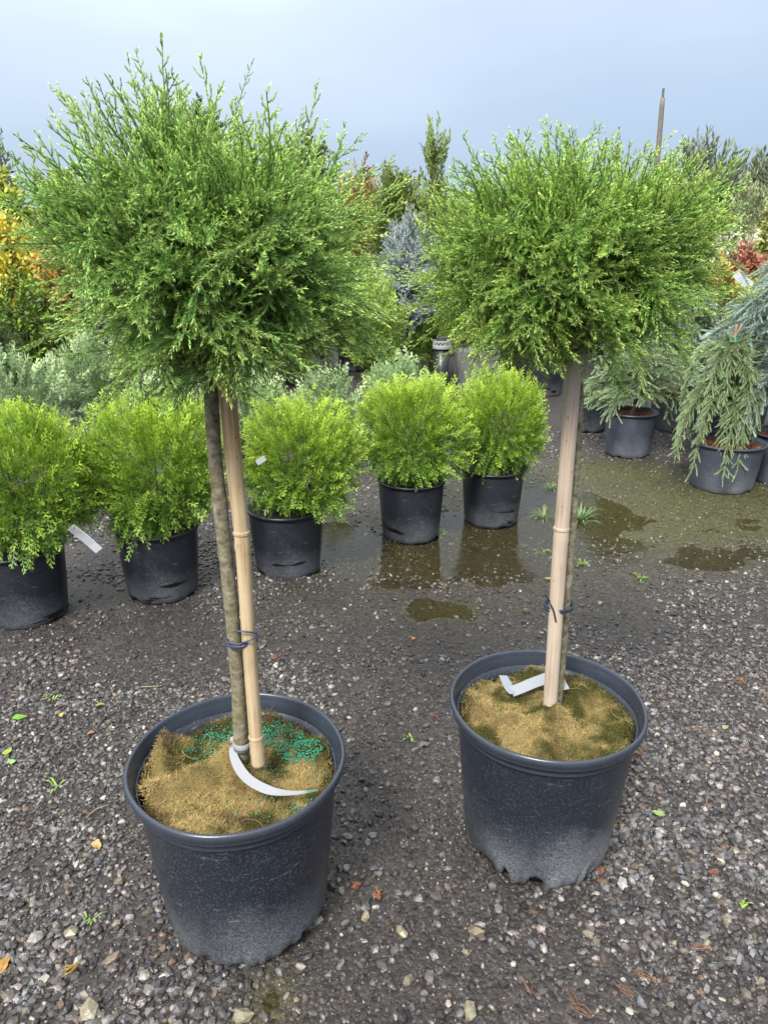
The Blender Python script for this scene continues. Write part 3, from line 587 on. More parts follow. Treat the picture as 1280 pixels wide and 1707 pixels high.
def soil_disc(t, z, rad, mat, name='soil', colr=(0.03, 0.022, 0.015)):
    g = Geo(); a = np.linspace(0, 2 * pi, 40, endpoint=False); V = [(0, 0, z)]; F = []
    for k in range(1, 7):
        for q in a: V.append((rad * k / 6 * cos(q), rad * k / 6 * sin(q), z + random.uniform(-.004, .004)))
    for j in range(40):
        F.append((0, 1 + j, 1 + (j + 1) % 40))
        for k in range(5):
            p = 1 + k * 40 + j; q = 1 + k * 40 + (j + 1) % 40; F += [(p, q + 40, q), (p, p + 40, q + 40)]
    g.add(V, F, colr); return g.build(name, mat, t, smooth=True)

def make_crown(C, ax, ay, azu, azd, n, seed, cols, t, extra, sag=0.0):
    r = np.random.RandomState(seed); d = sphere_dirs(n, r)
    d = unit(d + np.array([0, -0.10, 0.0]))
    bump = 1 + 0.17 * np.sin(5 * d[:, 0] + seed) * np.cos(4 * d[:, 2] + 2 * d[:, 1] + seed) + 0.09 * r.randn(n)
    radii = np.stack([np.full(n, ax), np.full(n, ay), np.where(d[:, 2] > 0, azu, azd)], 1)
    ft = np.where(r.rand(n) < 0.66, r.uniform(0.82, 1.02, n), r.uniform(0.40, 0.84, n)); kx = np.where(d[:, 2:3] > 0, 2.15, 2.9); de = d / (np.abs(d) ** kx).sum(1, keepdims=True) ** (1 / kx); tip = C + de * radii * (ft * bump)[:, None]
    gd = unit(d * np.array([1, 1, 0.85]) + np.stack([0.32 * r.randn(n), 0.32 * r.randn(n), 0.46 * np.clip(d[:, 2] * 1.4, 0, 1) + 0.24 * r.randn(n) - sag * (d[:, 2] < -0.1)], 1))
    sc = r.uniform(0.68, 1.10, n); org = tip - gd * 0.155 * sc[:, None]
    g = Geo(); dk, md, tp = cols
    up = np.where(d[:, 2:3] > 0, np.array([[0, 0, 1.0]]), np.array([[0, -0.4, 1.0]]))
    hue = r.rand(n)[:, None]; MD = np.asarray(md) * (1 - 0.25 * hue * np.array([1, 0, -0.6])); TP = np.asarray(tp) * (0.8 + 0.4 * r.rand(n)[:, None])
    lo = (d[:, 2] + 0.25 * r.randn(n)) < 0.12
    for sel, tm in ((lo, T_OPEN), (~lo, T_CYP)):
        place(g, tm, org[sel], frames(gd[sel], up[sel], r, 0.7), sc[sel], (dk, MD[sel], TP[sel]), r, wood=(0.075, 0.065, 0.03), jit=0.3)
    for (px, py, ln) in extra:
        tip_ = P(px, py, C[1] + r.uniform(-0.06, 0.08)); dr = unit(tip_ - C); dr = unit(dr + np.array([0, 0, 0.35 if dr[2] > -0.1 else 0.0]))
        L = ln; place(g, T_CYPLONG, (tip_ - dr * L)[None], frames(dr[None], np.array([[0, -1.0, 0.2]]), r, 0.5), np.array([L / 0.235]), (dk, md, tp), r, wood=(0.08, 0.10, 0.03))
    # limbs inside the crown
    base = np.array([C[0], C[1], C[2] - azd * 0.95])
    for k in range(34):
        e = org[r.randint(n)]; mid = base * 0.45 + e * 0.55 + np.array([0, 0, -0.02]) + r.randn(3) * 0.012
        tube(g, spline([base + r.randn(3) * 0.006 + np.array([0, 0, r.uniform(0, 0.12)]), mid, e], 7), np.linspace(0.0042, 0.0012, 7), 5, (0.10, 0.065, 0.035), cap=False)
    return g.build('crown', M_FOL, t, origin=t.location)

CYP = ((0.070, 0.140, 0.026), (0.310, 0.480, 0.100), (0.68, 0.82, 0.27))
# ---- the left topiary tree
tL = thing('topiary_tree', (pL[0], pL[1], 0), 'left of the two tall ball-crowned conifers, green fertiliser beads on its fibre mat', 'potted tree', 'ball-crowned conifers on bare stems in large pots')
bpy.context.view_layer.update()
OL = np.array(tL.location)
pot_parts(tL, 3, M_POT, 1.0, tears=((-142, 6, 0.012, 0), (-128, 9, 0.009, 36), (-110, 7, 0.010, 0), (-70, 8, 0.008, 30), (-88, 6, 0.006, 0), (-50, 7, 0.010, 0)))
toL = lambda q: np.asarray(q) - OL
stemL = toL(G(402, 1250, 0.37))[:2]
foldsL = [(*toL(G(272, 1205, .37))[:2], *toL(G(272, 1270, .37))[:2], 0.016, 0.036), (*toL(G(255, 1318, .37))[:2], *toL(G(385, 1268, .37))[:2], 0.022, 0.040), (*toL(G(385, 1268, .37))[:2], *toL(G(440, 1290, .37))[:2], 0.026, 0.016), (*toL(G(290, 1345, .37))[:2], *toL(G(400, 1360, .37))[:2], 0.030, 0.012), (*toL(G(335, 1235, .37))[:2], *toL(G(350, 1240, .37))[:2], 0.035, -0.014), (*toL(G(390, 1180, .37))[:2], *toL(G(500, 1195, .37))[:2], 0.02, 0.012)]
goldL = [(*toL(G(265, 1320, .37))[:2], 0.06, 0.6), (*toL(G(350, 1350, .37))[:2], 0.06, 0.5), (*toL(G(340, 1295, .37))[:2], 0.05, 0.45), (*toL(G(265, 1240, .37))[:2], 0.03, 0.5), (*toL(G(500, 1280, .37))[:2], 0.05, 0.3), (*toL(G(380, 1195, .37))[:2], 0.06, -0.45), (*toL(G(490, 1190, .37))[:2], 0.06, -0.5), (*toL(G(300, 1260, .37))[:2], 0.03, -0.5), (*toL(G(430, 1340, .37))[:2], 0.04, -0.4)]
mL = coco_mat(tL, 41, stemL, foldsL, goldL)
soil_disc(tL, 0.318, 0.192, M_WOOD)
for t_ in (tL,):
    g = Geo(); lathe(g, [(.001, .006), (.145, .006), (.150, .03), (.165, .30), (.001, .30)], 40, (0.018, 0.013, 0.009)); g.build('root_ball', M_WOOD, t_, smooth=True)
# fertiliser beads
g = Geo(); r = np.random.RandomState(9); pts = []
for (px, py, rx, ry, n) in ((365, 1218, 48, 15, 130), (345, 1240, 40, 12, 70), (470, 1215, 40, 22, 300), (500, 1240, 38, 18, 260), (430, 1205, 30, 10, 90), (380, 1205, 40, 9, 90), (520, 1215, 30, 20, 60), (500, 1330, 30, 14, 40), (420, 1320, 60, 30, 22), (530, 1260, 20, 30, 25), (455, 1270, 40, 14, 14)):
    for _ in range(n):
        a = r.rand() * 6.28; q = math.sqrt(r.rand()); w = toL(G(px + rx * q * cos(a), py + ry * q * sin(a), 0.372)); 
        if w[0] ** 2 + w[1] ** 2 < 0.18 ** 2: pts.append(w[:2])
pts = np.array(pts); n = len(pts); z = mat_height(pts[:, 0], pts[:, 1], 41, stemL, foldsL) + 0.0022 + 0.0022 * (r.rand(n) < 0.35)
V = ICO[None] * r.uniform(0.0017, 0.0024, n)[:, None, None] + np.stack([pts[:, 0], pts[:, 1], z], 1)[:, None]
c = np.array([0.008, 0.20, 0.115]) * r.uniform(0.6, 1.3, n)[:, None]
g.add(V.reshape(-1, 3), (ICF[None] + (np.arange(n) * 12)[:, None, None]).reshape(-1, 3), np.repeat(c, 12, 0)); g.build('fertiliser_bead', M_PELLET, tL, smooth=True, kind='stuff')

def stem_tube(name, mat, t, pix, rad, wobble, seed, sides=18, n=60, knots=()):
    pts = spline([P(*p) - np.array(t.location) for p in pix], n); r = np.random.RandomState(seed)
    rr = np.interp(np.linspace(0, 1, n), np.linspace(0, 1, len(rad)), rad) * (1 + wobble * np.convolve(r.randn(n + 4), np.ones(5) / 5, 'valid')[:n])
    for kpos, amp in knots: rr = rr * (1 + amp * np.exp(-((np.linspace(0, 1, n) - kpos) / 0.012) ** 2))
    g = Geo(); tube(g, pts, rr, sides); return g.build(name, mat, t, smooth=True), pts
tr, trp = stem_tube('trunk', M_BARK, tL, [(350, 590, 1.262), (352, 640, 1.262), (357, 740, 1.262), (368, 850, 1.258), (378, 940, 1.256), (386, 1010, 1.256), (392, 1080, 1.256), (398, 1150, 1.256), (403, 1270, 1.252)], [0.0132, 0.0128, 0.0125, 0.0130, 0.0132, 0.0135, 0.014, 0.0145, 0.0155], 0.035, 4, knots=((0.36, 0.14), (0.47, 0.1), (0.62, 0.07), (0.2, 0.05)))
g = Geo(); k = trp[2:7]; q = spline([trp[1], trp[3]], 9); 
for i in range(5): pass
tube(g, spline([P(350, 606, 1.262) - OL, P(351, 626, 1.262) - OL], 12), 0.0139 + 0.0008 * (np.arange(12) % 2), 16, (0.012, 0.012, 0.014)); g.build('graft_tape', M_TAPE, tr, smooth=True)
bm_, bmp = stem_tube('bamboo_stake', M_BAM1, tL, [(374, 590, 1.243), (382, 680, 1.242), (393, 800, 1.24), (403, 890, 1.238), (410, 990, 1.236), (418, 1110, 1.234), (426, 1215, 1.232), (431, 1275, 1.23)], [0.0152, 0.0150, 0.0142, 0.0138, 0.0132, 0.0132, 0.0135, 0.0140], 0.006, 5, knots=((0.455, 0.09), (0.925, 0.07)))
def node_ring(t, parent, px, py, Y, rad, colr, nm='bamboo_node', tilt=0):
    c = P(px, py, Y) - np.array(t.location); g = Geo(); lathe(g, [(rad * .9, -.004), (rad * 1.04, -.003), (rad * 1.13, -.0005), (rad * 1.02, .0008), (rad * 1.10, .002), (rad * 1.02, .004), (rad * .9, .005)], 28, c=c); return g.build(nm, colr, parent, smooth=True)
M_NODE = attr_mat('bamboo_node_wood', 0.6, 0.3, 0.3, 200, 0.3)
node_ring(tL, bm_, 403, 888, 1.238, 0.0142, M_BAM1); node_ring(tL, bm_, 427, 1228, 1.232, 0.0140, M_BAM1)
def tie(t, pixc, Y, rx, ry, tails, colr, turns=3, tilt=0.2, w=0.0018, dz=0.004):
    c = P(*pixc, Y) - np.array(t.location); g = Geo(); r = np.random.RandomState(int(pixc[0]))
    for k in range(turns):
        a = np.linspace(0, 2 * pi, 40); ph_ = r.rand() * 6; z0 = (k - turns / 2) * dz
        tube(g, np.stack([c[0] + (rx + .0006 * k) * np.cos(a), c[1] + (ry + .0006 * k) * np.sin(a), c[2] + z0 + tilt * rx * np.cos(a) + 0.0015 * np.sin(2 * a + ph_)], 1), w, 5, colr, cap=False)
    for tl in tails: tube(g, spline([P(*q) - np.array(t.location) for q in tl], 10), w * 1.0, 5, colr)
    return g.build('stake_tie', M_TAPE, t, smooth=True)
tie(tL, (404, 1064), 1.246, 0.0285, 0.026, [[(392, 1052, 1.215), (410, 1053, 1.212), (428, 1055, 1.222)], [(426, 1062, 1.22), (416, 1068, 1.214), (402, 1072, 1.218)]], (0.035, 0.05, 0.11), 3, 0.10)
# white stem band and its curling tail
g = Geo(); c = P(404, 1242, 1.25) - OL; lathe(g, [(0.0158, -.010), (0.0172, -.010), (0.0174, .010), (0.016, .010)], 28, (0.235, 0.245, 0.265), c=c); band = g.build('stem_band', M_TAG, tL, smooth=True)
g = Geo()
for dz in (-0.003,): lathe(g, [(0.0176, -.0008 + dz), (0.0179, 0 + dz), (0.0176, .0008 + dz)], 28, (0.03, 0.03, 0.035), c=c)
g.build('slot_mark', M_TAPE, band)
pth = spline([toL(G(387, 1228, 0.418)), toL(G(390, 1262, 0.403)), toL(G(410, 1295, 0.392)), toL(G(445, 1316, 0.386)), toL(G(485, 1322, 0.382)), toL(G(530, 1317, 0.380))], 26)
u = np.linspace(0, 1, 26); g = Geo(); cc = np.tile(np.array([0.25, 0.262, 0.285]), (26 * 4, 1)); cc[23 * 4:] = (0.07, 0.17, 0.13)
strip(g, pth, np.interp(u, [0, .12, .3, .6, .8, 1], [.008, .015, .020, .017, .008, .003]), np.stack([np.full(26, -0.3) + .5 * u, np.full(26, -0.8) , 0.75 + 0 * u], 1), colr=cc); g.build('plant_tag', M_TAG, tL, smooth=False)
CL = P(355, 402, 1.243)
exL = [(220, 95, .24), (362, 92, .22), (392, 104, .15), (180, 120, .22), (120, 128, .22), (93, 118, .20), (48, 148, .24), (60, 205, .20), (575, 165, .22), (603, 196, .19), (262, 150, .18), (420, 172, .17), (446, 176, .17), (290, 132, .2), (15, 352, .22), (22, 432, .2), (650, 268, .2), (690, 330, .2), (660, 300, .16), (60, 240, .18), (695, 345, .18), (180, 640, .2), (240, 650, .18), (130, 560, .2), (420, 668, .12), (300, 640, .16), (520, 660, .14), (160, 600, .18), (80, 545, .2), (8, 380, .18), (530, 215, .17), (330, 175, .16), (480, 205, .15), (150, 150, .2), (100, 175, .2), (570, 640, .15), (640, 560, .18), (75, 480, .2), (350, 650, .1), (200, 655, .2), (225, 625, .2), (150, 620, .22), (110, 580, .22), (270, 665, .16), (300, 625, .2), (190, 590, .2), (460, 660, .14), (500, 635, .16), (545, 655, .18), (590, 625, .2), (620, 595, .2), (435, 640, .14), (650, 500, .2), (665, 450, .2), (670, 400, .18), (60, 300, .18), (35, 330, .2)]
make_crown(CL, 0.260, 0.25, 0.186, 0.238, 1480, 31, CYP, tL, exL, sag=0.04)

# ---- the right topiary tree
tR = thing('topiary_tree', (pR[0], pR[1], 0), 'right of the two tall ball-crowned conifers, chalky torn pot foot and pale bamboo stake', 'potted tree', 'ball-crowned conifers on bare stems in large pots')
bpy.context.view_layer.update()
OR_ = np.array(tR.location); toR = lambda q: np.asarray(q) - OR_
pot_parts(tR, 14, M_POT2, 1.5, tears=((-58, 5, 0.040, 0), (-68, 9, 0.016, 48), (-84, 9, 0.010, 40), (-100, 7, 0.022, 0), (-124, 12, 0.012, 34), (-146, 8, 0.016, 0), (-44, 7, 0.018, 30)))
stemR = toR(G(922, 1185, 0.37))[:2]
foldsR = [(*stemR, *toR(G(900, 1240, .37))[:2], 0.04, 0.024), (*toR(G(800, 1165, .37))[:2], *toR(G(860, 1200, .37))[:2], 0.028, 0.018), (*toR(G(830, 1215, .37))[:2], *toR(G(870, 1225, .37))[:2], 0.02, -0.014), (*toR(G(960, 1120, .37))[:2], *toR(G(1050, 1190, .37))[:2], 0.03, 0.008)]
goldR = [(*toR(G(925, 1220, .37))[:2], 0.07, 0.7), (*toR(G(860, 1200, .37))[:2], 0.05, 0.4), (*toR(G(810, 1180, .37))[:2], 0.04, 0.45), (*toR(G(990, 1150, .37))[:2], 0.05, -0.5), (*toR(G(1000, 1195, .37))[:2], 0.05, -0.2), (*toR(G(810, 1215, .37))[:2], 0.03, -0.5), (*toR(G(885, 1130, .37))[:2], 0.04, -0.3), (*toR(G(1040, 1180, .37))[:2], 0.03, 0.4)]
g = Geo(); lathe(g, [(.001, .006), (.145, .006), (.150, .03), (.165, .30), (.001, .30)], 40, (0.018, 0.013, 0.009)); g.build('root_ball', M_WOOD, tR, smooth=True)
coco_mat(tR, 57, stemR, foldsR, goldR); soil_disc(tR, 0.318, 0.192, M_WOOD)
tr2, _ = stem_tube('trunk', M_BARK, tR, [(958, 590, 1.475), (962, 680, 1.475), (955, 800, 1.478), (949, 900, 1.478), (942, 1000, 1.478), (933, 1100, 1.476), (923, 1190, 1.474)], [0.0125, 0.0122, 0.0122, 0.0125, 0.013, 0.014, 0.015], 0.04, 6, knots=((0.3, 0.12), (0.5, 0.1), (0.7, 0.08)))
bm2, _ = stem_tube('bamboo_stake', M_BAM2, tR, [(957, 590, 1.452), (951, 680, 1.45), (943, 790, 1.448), (936, 880, 1.446), (930, 960, 1.444), (924, 1060, 1.442), (918, 1150, 1.44), (915, 1195, 1.438)], [0.0158, 0.0158, 0.0155, 0.0158, 0.0160, 0.0160, 0.0160, 0.0155], 0.005, 8, knots=((0.46, 0.05),))
node_ring(tR, bm2, 935.5, 881, 1.446, 0.0158, M_BAM2)
tie(tR, (931, 1008), 1.459, 0.030, 0.030, [[(916, 1003, 1.43), (911, 995, 1.425), (908, 990, 1.425)], [(916, 1006, 1.428), (922, 1018, 1.424), (926, 1036, 1.424)], [(940, 1008, 1.43), (948, 1002, 1.44)]], (0.02, 0.028, 0.05), 3, 0.05, w=0.0020)
pth = spline([toR(G(940, 1150, 0.395)), toR(G(925, 1128, 0.405)), toR(G(895, 1136, 0.398)), toR(G(868, 1147, 0.386)), toR(G(852, 1153, 0.380))], 14)
g = Geo(); strip(g, pth, 0.026, (0.0, -0.55, 0.83), colr=(0.24, 0.26, 0.29)); q = [toR(G(853, 1157, 0.380)), toR(G(846, 1142, 0.388)), toR(G(838, 1126, 0.396))]
strip(g, spline(q, 6), [0.012, .022, .026, .026, .024, .022], (0.35, -0.5, 0.8), colr=(0.24, 0.26, 0.29)); tg = g.build('plant_tag', M_TAG, tR)
g = Geo()       # faint blue print on the folded end
r = np.random.RandomState(3); A0 = np.array(q[1]); A1 = np.array(q[2]); ax_ = unit(A1 - A0); sd_ = unit(np.cross(ax_, [0.35, -0.5, 0.8])); nn_ = np.cross(sd_, ax_) 
for i in range(4):
    for j in range(6):
        if r.rand() < 0.75:
            o_ = A0 + ax_ * (0.001 + 0.0042 * i) + sd_ * (-0.008 + 0.0028 * j) + nn_ * 0.0009; e1 = sd_ * 0.0018; e2 = ax_ * 0.0012 * r.uniform(.6, 1.6)
            g.add([o_, o_ + e1, o_ + e1 + e2, o_ + e2], [(0, 1, 2), (0, 2, 3)], (0.25, 0.42, 0.62))
g.build('tag_print', M_TAG, tg)
CR_ = P(952, 418, 1.45)
exR = [(865, 215, .2), (835, 232, .17), (1100, 222, .2), (1125, 232, .18), (975, 222, .15), (1020, 222, .15), (760, 268, .2), (1160, 275, .22), (1185, 262, .2), (1210, 380, .2), (700, 330, .2), (650, 430, .22), (1050, 232, .15), (930, 240, .15), (795, 290, .18), (1180, 310, .2), (1225, 400, .22), (1200, 470, .18), (640, 520, .2), (680, 560, .2), (720, 590, .16), (1130, 560, .16), (1040, 610, .14), (840, 600, .14), (690, 390, .2), (1160, 520, .18), (900, 620, .12), (985, 622, .1), (740, 560, .2), (700, 520, .22), (665, 480, .24), (690, 440, .22), (760, 600, .16), (800, 610, .16), (870, 610, .14), (1080, 600, .16), (1110, 580, .18), (1150, 545, .2), (1190, 500, .2), (1210, 430, .2), (720, 350, .2), (690, 300, .18)]
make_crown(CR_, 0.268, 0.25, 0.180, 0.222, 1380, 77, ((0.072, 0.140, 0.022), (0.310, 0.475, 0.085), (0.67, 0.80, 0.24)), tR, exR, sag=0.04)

# ------------------------------------------------------------------ potted globe shrubs
def small_pot(t, H=0.30, rt_=0.168, rb=0.140, mat=None, seed=0, rim=0.006):
    r = np.random.RandomState(seed); p1 = r.rand() * 6; p2 = r.rand() * 6
    def warp(rr, z, A):
        low = np.clip(1 - z / 0.05, 0, 1); out = rr > 0.08
        return rr + out * (0.002 * np.sin(2 * A + p1) + low * 0.0022 * np.sin(9 * A + p2)), z + out * low * np.clip(np.sin(3 * A + p1) + np.sin(7 * A + p2) - 0.8, 0, 1) * 0.010
    body = [(0.001, 0.010), (rb - 0.02, 0.010), (rb - 0.006, 0.0), (rb, 0.006), (rb + 0.003, 0.03), (rb + (rt_ - rb) * .5, H * .5), (rt_ - 0.006, H - 0.018), (rt_ - 0.006, H - 0.004), (rt_ - 0.010, H - 0.004), (rt_ - 0.016, H - 0.06)]
    g = Geo(); lathe(g, body, 64, warp=warp); b = g.build('pot', mat or M_POTS, t, smooth=True)
    g = Geo(); lathe(g, [(rt_ - 0.0065, H - 0.020), (rt_ - 0.001, H - 0.018), (rt_, H - 0.012), (rt_ + rim - 0.002, H - 0.010), (rt_ + rim, H - 0.004), (rt_ + rim - 0.002, H), (rt_ - 0.003, H + 0.001), (rt_ - 0.008, H - 0.003), (rt_ - 0.012, H - 0.02)], 64, warp=lambda rr, z, A: (rr + 0.002 * np.sin(2 * A + p1), z)); g.build('rim', mat or M_POTS, b, smooth=True)
    return b
THU = ((0.020, 0.066, 0.008), (0.178, 0.328, 0.027), (0.56, 0.69, 0.09))
def globe_mesh(seed, n=1500, rx=1.0, rz=1.0, C=(0, 0, 0), cols=THU, unit_scale=0.28):
    u_ = 1 / unit_scale
    r = np.random.RandomState(seed); d = sphere_dirs(n, r); d_ = d / (np.abs(d) ** 2.35).sum(1, keepdims=True) ** (1 / 2.35); bump = 0.97 + 0.13 * np.sin(3.3 * d[:, 0] + seed * 1.7) * np.cos(4 * d[:, 1] + 3 * d[:, 2] + seed) + 0.05 * r.randn(n)
    ft = np.where(r.rand(n) < 0.66, r.uniform(0.86, 1.03, n), r.uniform(0.5, 0.86, n)); R_ = np.array([rx, rx, rz]); tip = d_ * R_ * (ft * bump)[:, None]
    gd = unit(d + np.stack([.25 * r.randn(n), .25 * r.randn(n), 0.40 + 0.24 * r.randn(n)], 1) * np.where(d[:, 2:3] > -0.45, 1, 0.2) + np.where(d[:, 2:3] < -0.45, [[0, 0, -0.25]], [[0, 0, 0]]))
    sc = r.uniform(0.8, 1.2, n) * u_; org = tip - gd * 0.083 * sc[:, None] + np.asarray(C); top_mix = np.clip(0.45 + 0.75 * (d[:, 2] * 0.5 + 0.35) + 0.12 * r.randn(n), 0.25, 1)[:, None]
    g = Geo(); dk, md, tp = [np.asarray(c) for c in cols]; low_green = np.array([0.055, 0.150, 0.022])      # sprays yellower and paler towards the top, deeper green lower down
    place(g, T_THU, org, frames(gd, np.array([[0, 0, 1.0]]), r, 1.2), sc, (np.tile(dk, (n, 1)), low_green * (1 - top_mix) + md * top_mix, (low_green * 2.1) * (1 - top_mix) + tp * top_mix), r, wood=(.09, .06, .03), jit=0.15)
    for k in range(16):
        e = org[r.randint(n)]; b = np.array([0, 0, -rz * 0.98]) + np.asarray(C); tube(g, spline([b + r.randn(3) * .03, (b + e) / 2 + r.randn(3) * .06, e], 5), np.linspace(.006, .002, 5) * u_, 4, (.10, .065, .035), cap=False)
    return g
specs = [  # foot pixel, foliage centre px, top py, r, label
    ((57, 1050), 12, 655, 0.275, 'bright green globe arborvitae in a black pot cut off by the left edge', 15),
    ((276, 1008), 243, 645, 0.285, 'yellow-green globe arborvitae in a black pot, second from the left edge', 60),
    ((482, 965), 497, 648, 0.265, 'globe arborvitae in a black pot just right of the left tree stem', 110),
    ((684, 903), 690, 611, 0.275, 'rounded yellow-green globe arborvitae in a black pot in the gap between the two trees', 200),
    ((817, 876), 838, 600, 0.245, 'rearmost globe arborvitae, its pot standing in the puddle just left of the right stem', 300)]
globes = {}
for i, ((px, py), cx, top, rad, lab, az) in enumerate(specs):
    q = G(px, py); c = np.array([q[0] * (q[1] + 0.14) / q[1], q[1] + 0.14, 0.0]); t = thing('globe_arborvitae', (c[0], c[1], hgt(np.array([c[0]]), np.array([c[1]]))[0] - 0.002), lab, 'potted shrub', 'globe shrubs in black pots behind the two trees')
    small_pot(t, seed=i); soil_disc(t, 0.275, 0.155, M_WOOD)
    rad = rad * 1.04; tp = P(cx, top, c[1]); zt = tp[2]; rz = (zt - 0.235) / 2 * 1.0; off = tp[0] - c[0]
    cols = THU if i < 4 else ((0.024, 0.080, 0.010), (0.15, 0.33, 0.030), (0.46, 0.66, 0.085))
    key = (0, 1, 0, 1, 0)[i]
    if key not in globes:
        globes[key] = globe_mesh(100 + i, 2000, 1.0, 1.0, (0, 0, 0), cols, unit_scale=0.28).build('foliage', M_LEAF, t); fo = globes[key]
    else:
        fo = globes[key].copy(); col.objects.link(fo); fo.parent = t
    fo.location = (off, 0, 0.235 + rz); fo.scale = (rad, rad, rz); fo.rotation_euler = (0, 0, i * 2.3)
    if i in (0,):
        g = Geo(); a = P(118, 878, c[1] - 0.12) - np.array(t.location); b = P(166, 918, c[1] - 0.17) - np.array(t.location)
        strip(g, [a, (a + b) / 2 + np.array([0, 0, .003]), b], 0.030, (0.2, -0.6, 0.75), colr=(0.235, 0.245, 0.265)); tg = g.build('plant_tag', M_TAG, t)
        ax_ = unit(b - a); nh = unit(np.array([0.2, -0.6, 0.75])); sd_ = unit(np.cross(ax_, nh)); nn_ = np.cross(sd_, ax_); g = Geo(); r = np.random.RandomState(8)
        for row in range(5):
            s = 0.01
            while s < 0.105:
                w_ = r.uniform(.003, .008); o_ = a + ax_ * s + sd_ * (-0.010 + row * 0.0048) + nn_ * (.0012 + .003 * (1 - abs(s / .055 - 1))); g.add([o_, o_ + ax_ * w_, o_ + ax_ * w_ + sd_ * .0016, o_ + sd_ * .0016], [(0, 1, 2), (0, 2, 3)], (.10, .11, .13)); s += w_ + .002
        g.build('tag_print', M_TAG, tg)
    if i == 2:
        g = Geo(); a = P(428, 772, c[1] - 0.29) - np.array(t.location); b = P(442, 763, c[1] - 0.27) - np.array(t.location); strip(g, [a, (a + b) / 2, b], 0.022, (0, -1, 0.3), colr=(0.235, 0.245, 0.265)); g.build('plant_tag', M_TAG, t)

# ------------------------------------------------------------------ generic background plant
def bgplant(name, label, cat, x0, x1, top, Y, temps, cols, n, sc, base=0.0, mat=None, depth=None, up=0.5, group=None, trunk=None, shell=0.75, lean=0.0, squash=1.0, seed=None, wood=(.09, .07, .045), bump=0.16, flatbase=False):
    if Y > 6.3 and n > 200: n = int(n * 0.62); sc = sc * 1.2
    r = np.random.RandomState(int(x0 * 7 + top * 3 + 5000) % 99991)
    a, b, tp = P(x0, top, Y), P(x1, top, Y), P((x0 + x1) / 2, top, Y); rx = (b[0] - a[0]) / 2; H = tp[2]; cz = (H + base) / 2; rz = (H - base) / 2; ry = depth or rx
    t = thing(name, (tp[0], Y, 0), label, cat, group); d = sphere_dirs(n, r)
    d2 = d * (1 + bump * np.sin(6 * d[:, 0:1] + x0) * np.cos(5 * d[:, 2:3] + top + 2 * d[:, 1:2])) 
    ft = np.where(r.rand(n) < shell, r.uniform(0.82, 1.0, n), r.uniform(0.3, 0.82, n))
    p_ = d2 * ft[:, None]
    if flatbase: p_[:, 2] = np.sign(p_[:, 2]) * np.abs(p_[:, 2]) ** squash; p_[:, :2] *= (1 + 0.35 * np.clip(-p_[:, 2:3], 0, 1))
    tip = p_ * np.array([rx, ry, rz * 0.90]) + np.array([0, 0, cz - 0.05 * rz]); gd = unit(d + np.stack([.3 * r.randn(n), .3 * r.randn(n), up + .25 * r.randn(n)], 1)); s = sc * r.uniform(0.9, 1.45, n)
    org = tip - gd * (0.14 * s)[:, None]; org[:, 2] = np.maximum(org[:, 2], 0.03); g = Geo()
    place(g, temps, org, frames(gd, np.array([[0, 0, 1.0]]), r, 1.0), s, cols, r, wood=wood, jit=0.3); g.build('foliage' if not trunk else 'crown', mat or M_LEAF, t)
    g = Geo(); w = trunk or max(0.008, rx * 0.03); k = 1 if trunk else 4
    for i in range(k):
        e = np.array([r.uniform(-.3, .3) * rx * (k > 1), r.uniform(-.3, .3) * ry * (k > 1), cz + 0.3 * rz]); tube(g, spline([(0.02 * i, 0, -0.02), (e[0] * .4, e[1] * .4, cz * .6), e], 8), np.linspace(w, w * .4, 8), 7, wood)
    for i in range(9):
        e = org[r.randint(n)]; z0 = cz * r.uniform(.5, 1.0); tube(g, spline([(0, 0, z0), (e[0] * .5, e[1] * .5, (z0 + e[2]) / 2), e], 5), np.linspace(w * .5, w * .15, 5), 5, wood, cap=False)
    g.build('trunk' if trunk else 'stem', M_WOOD, t, smooth=True); return t
JUN = ((0.075, 0.125, 0.060), (0.24, 0.35, 0.165), (0.50, 0.62, 0.32)); OLIVE = ((.035, .055, .014), (.115, .155, .03), (.23, .29, .07))
DKG = ((.018, .035, .012), (.045, .08, .025), (.10, .16, .05)); YEL = ((.26, .22, .02), (.54, .47, .05), (.68, .63, .12)); YG = ((.10, .13, .015), (.27, .33, .035), (.45, .50, .09))
GREY = ((.035, .050, .035), (.09, .12, .075), (.19, .23, .14)); BLUE = ((.07, .11, .11), (.20, .27, .27), (.36, .44, .44)); GRN = ((.045, .09, .016), (.18, .30, .045), (.40, .54, .11))
ORA = ((.09, .06, .02), (.22, .13, .04), (.32, .22, .08)); RED = ((.14, .05, .03), (.36, .13, .08), (.5, .25, .16)); GRAS = ((.10, .12, .05), (.22, .26, .12), (.36, .40, .2))
# grey-green spreading junipers behind the row of globes
for (x0, x1, top, Y, n, lab, cl) in ((-110, 105, 548, 4.7, 330, 'grey-green spreading juniper at the left edge behind the first globe shrub', JUN), (70, 235, 520, 5.3, 360, 'tallest pale grey-green juniper mound, under the left side of the left crown', JUN), (190, 345, 585, 4.5, 300, 'grey-green juniper seen through the hanging lower left shoots of the left crown', JUN),
                                 (330, 500, 590, 5.0, 240, 'grey-green juniper hidden mostly behind the left bamboo stake', JUN), (470, 610, 585, 4.9, 260, 'grey-green juniper under the right side of the left crown', JUN), (590, 725, 572, 5.2, 340, 'pale green juniper with upright tips behind the middle globe shrub', ((.07, .13, .05), (.23, .36, .15), (.48, .62, .30)))):
    bgplant('spreading_juniper', lab, 'juniper', x0, x1, top, Y, T_JUN, cl, int(n * 1.1), 1.05, 0.0, up=0.6, group='spreading junipers behind the globe shrubs', wood=(.10, .08, .05))
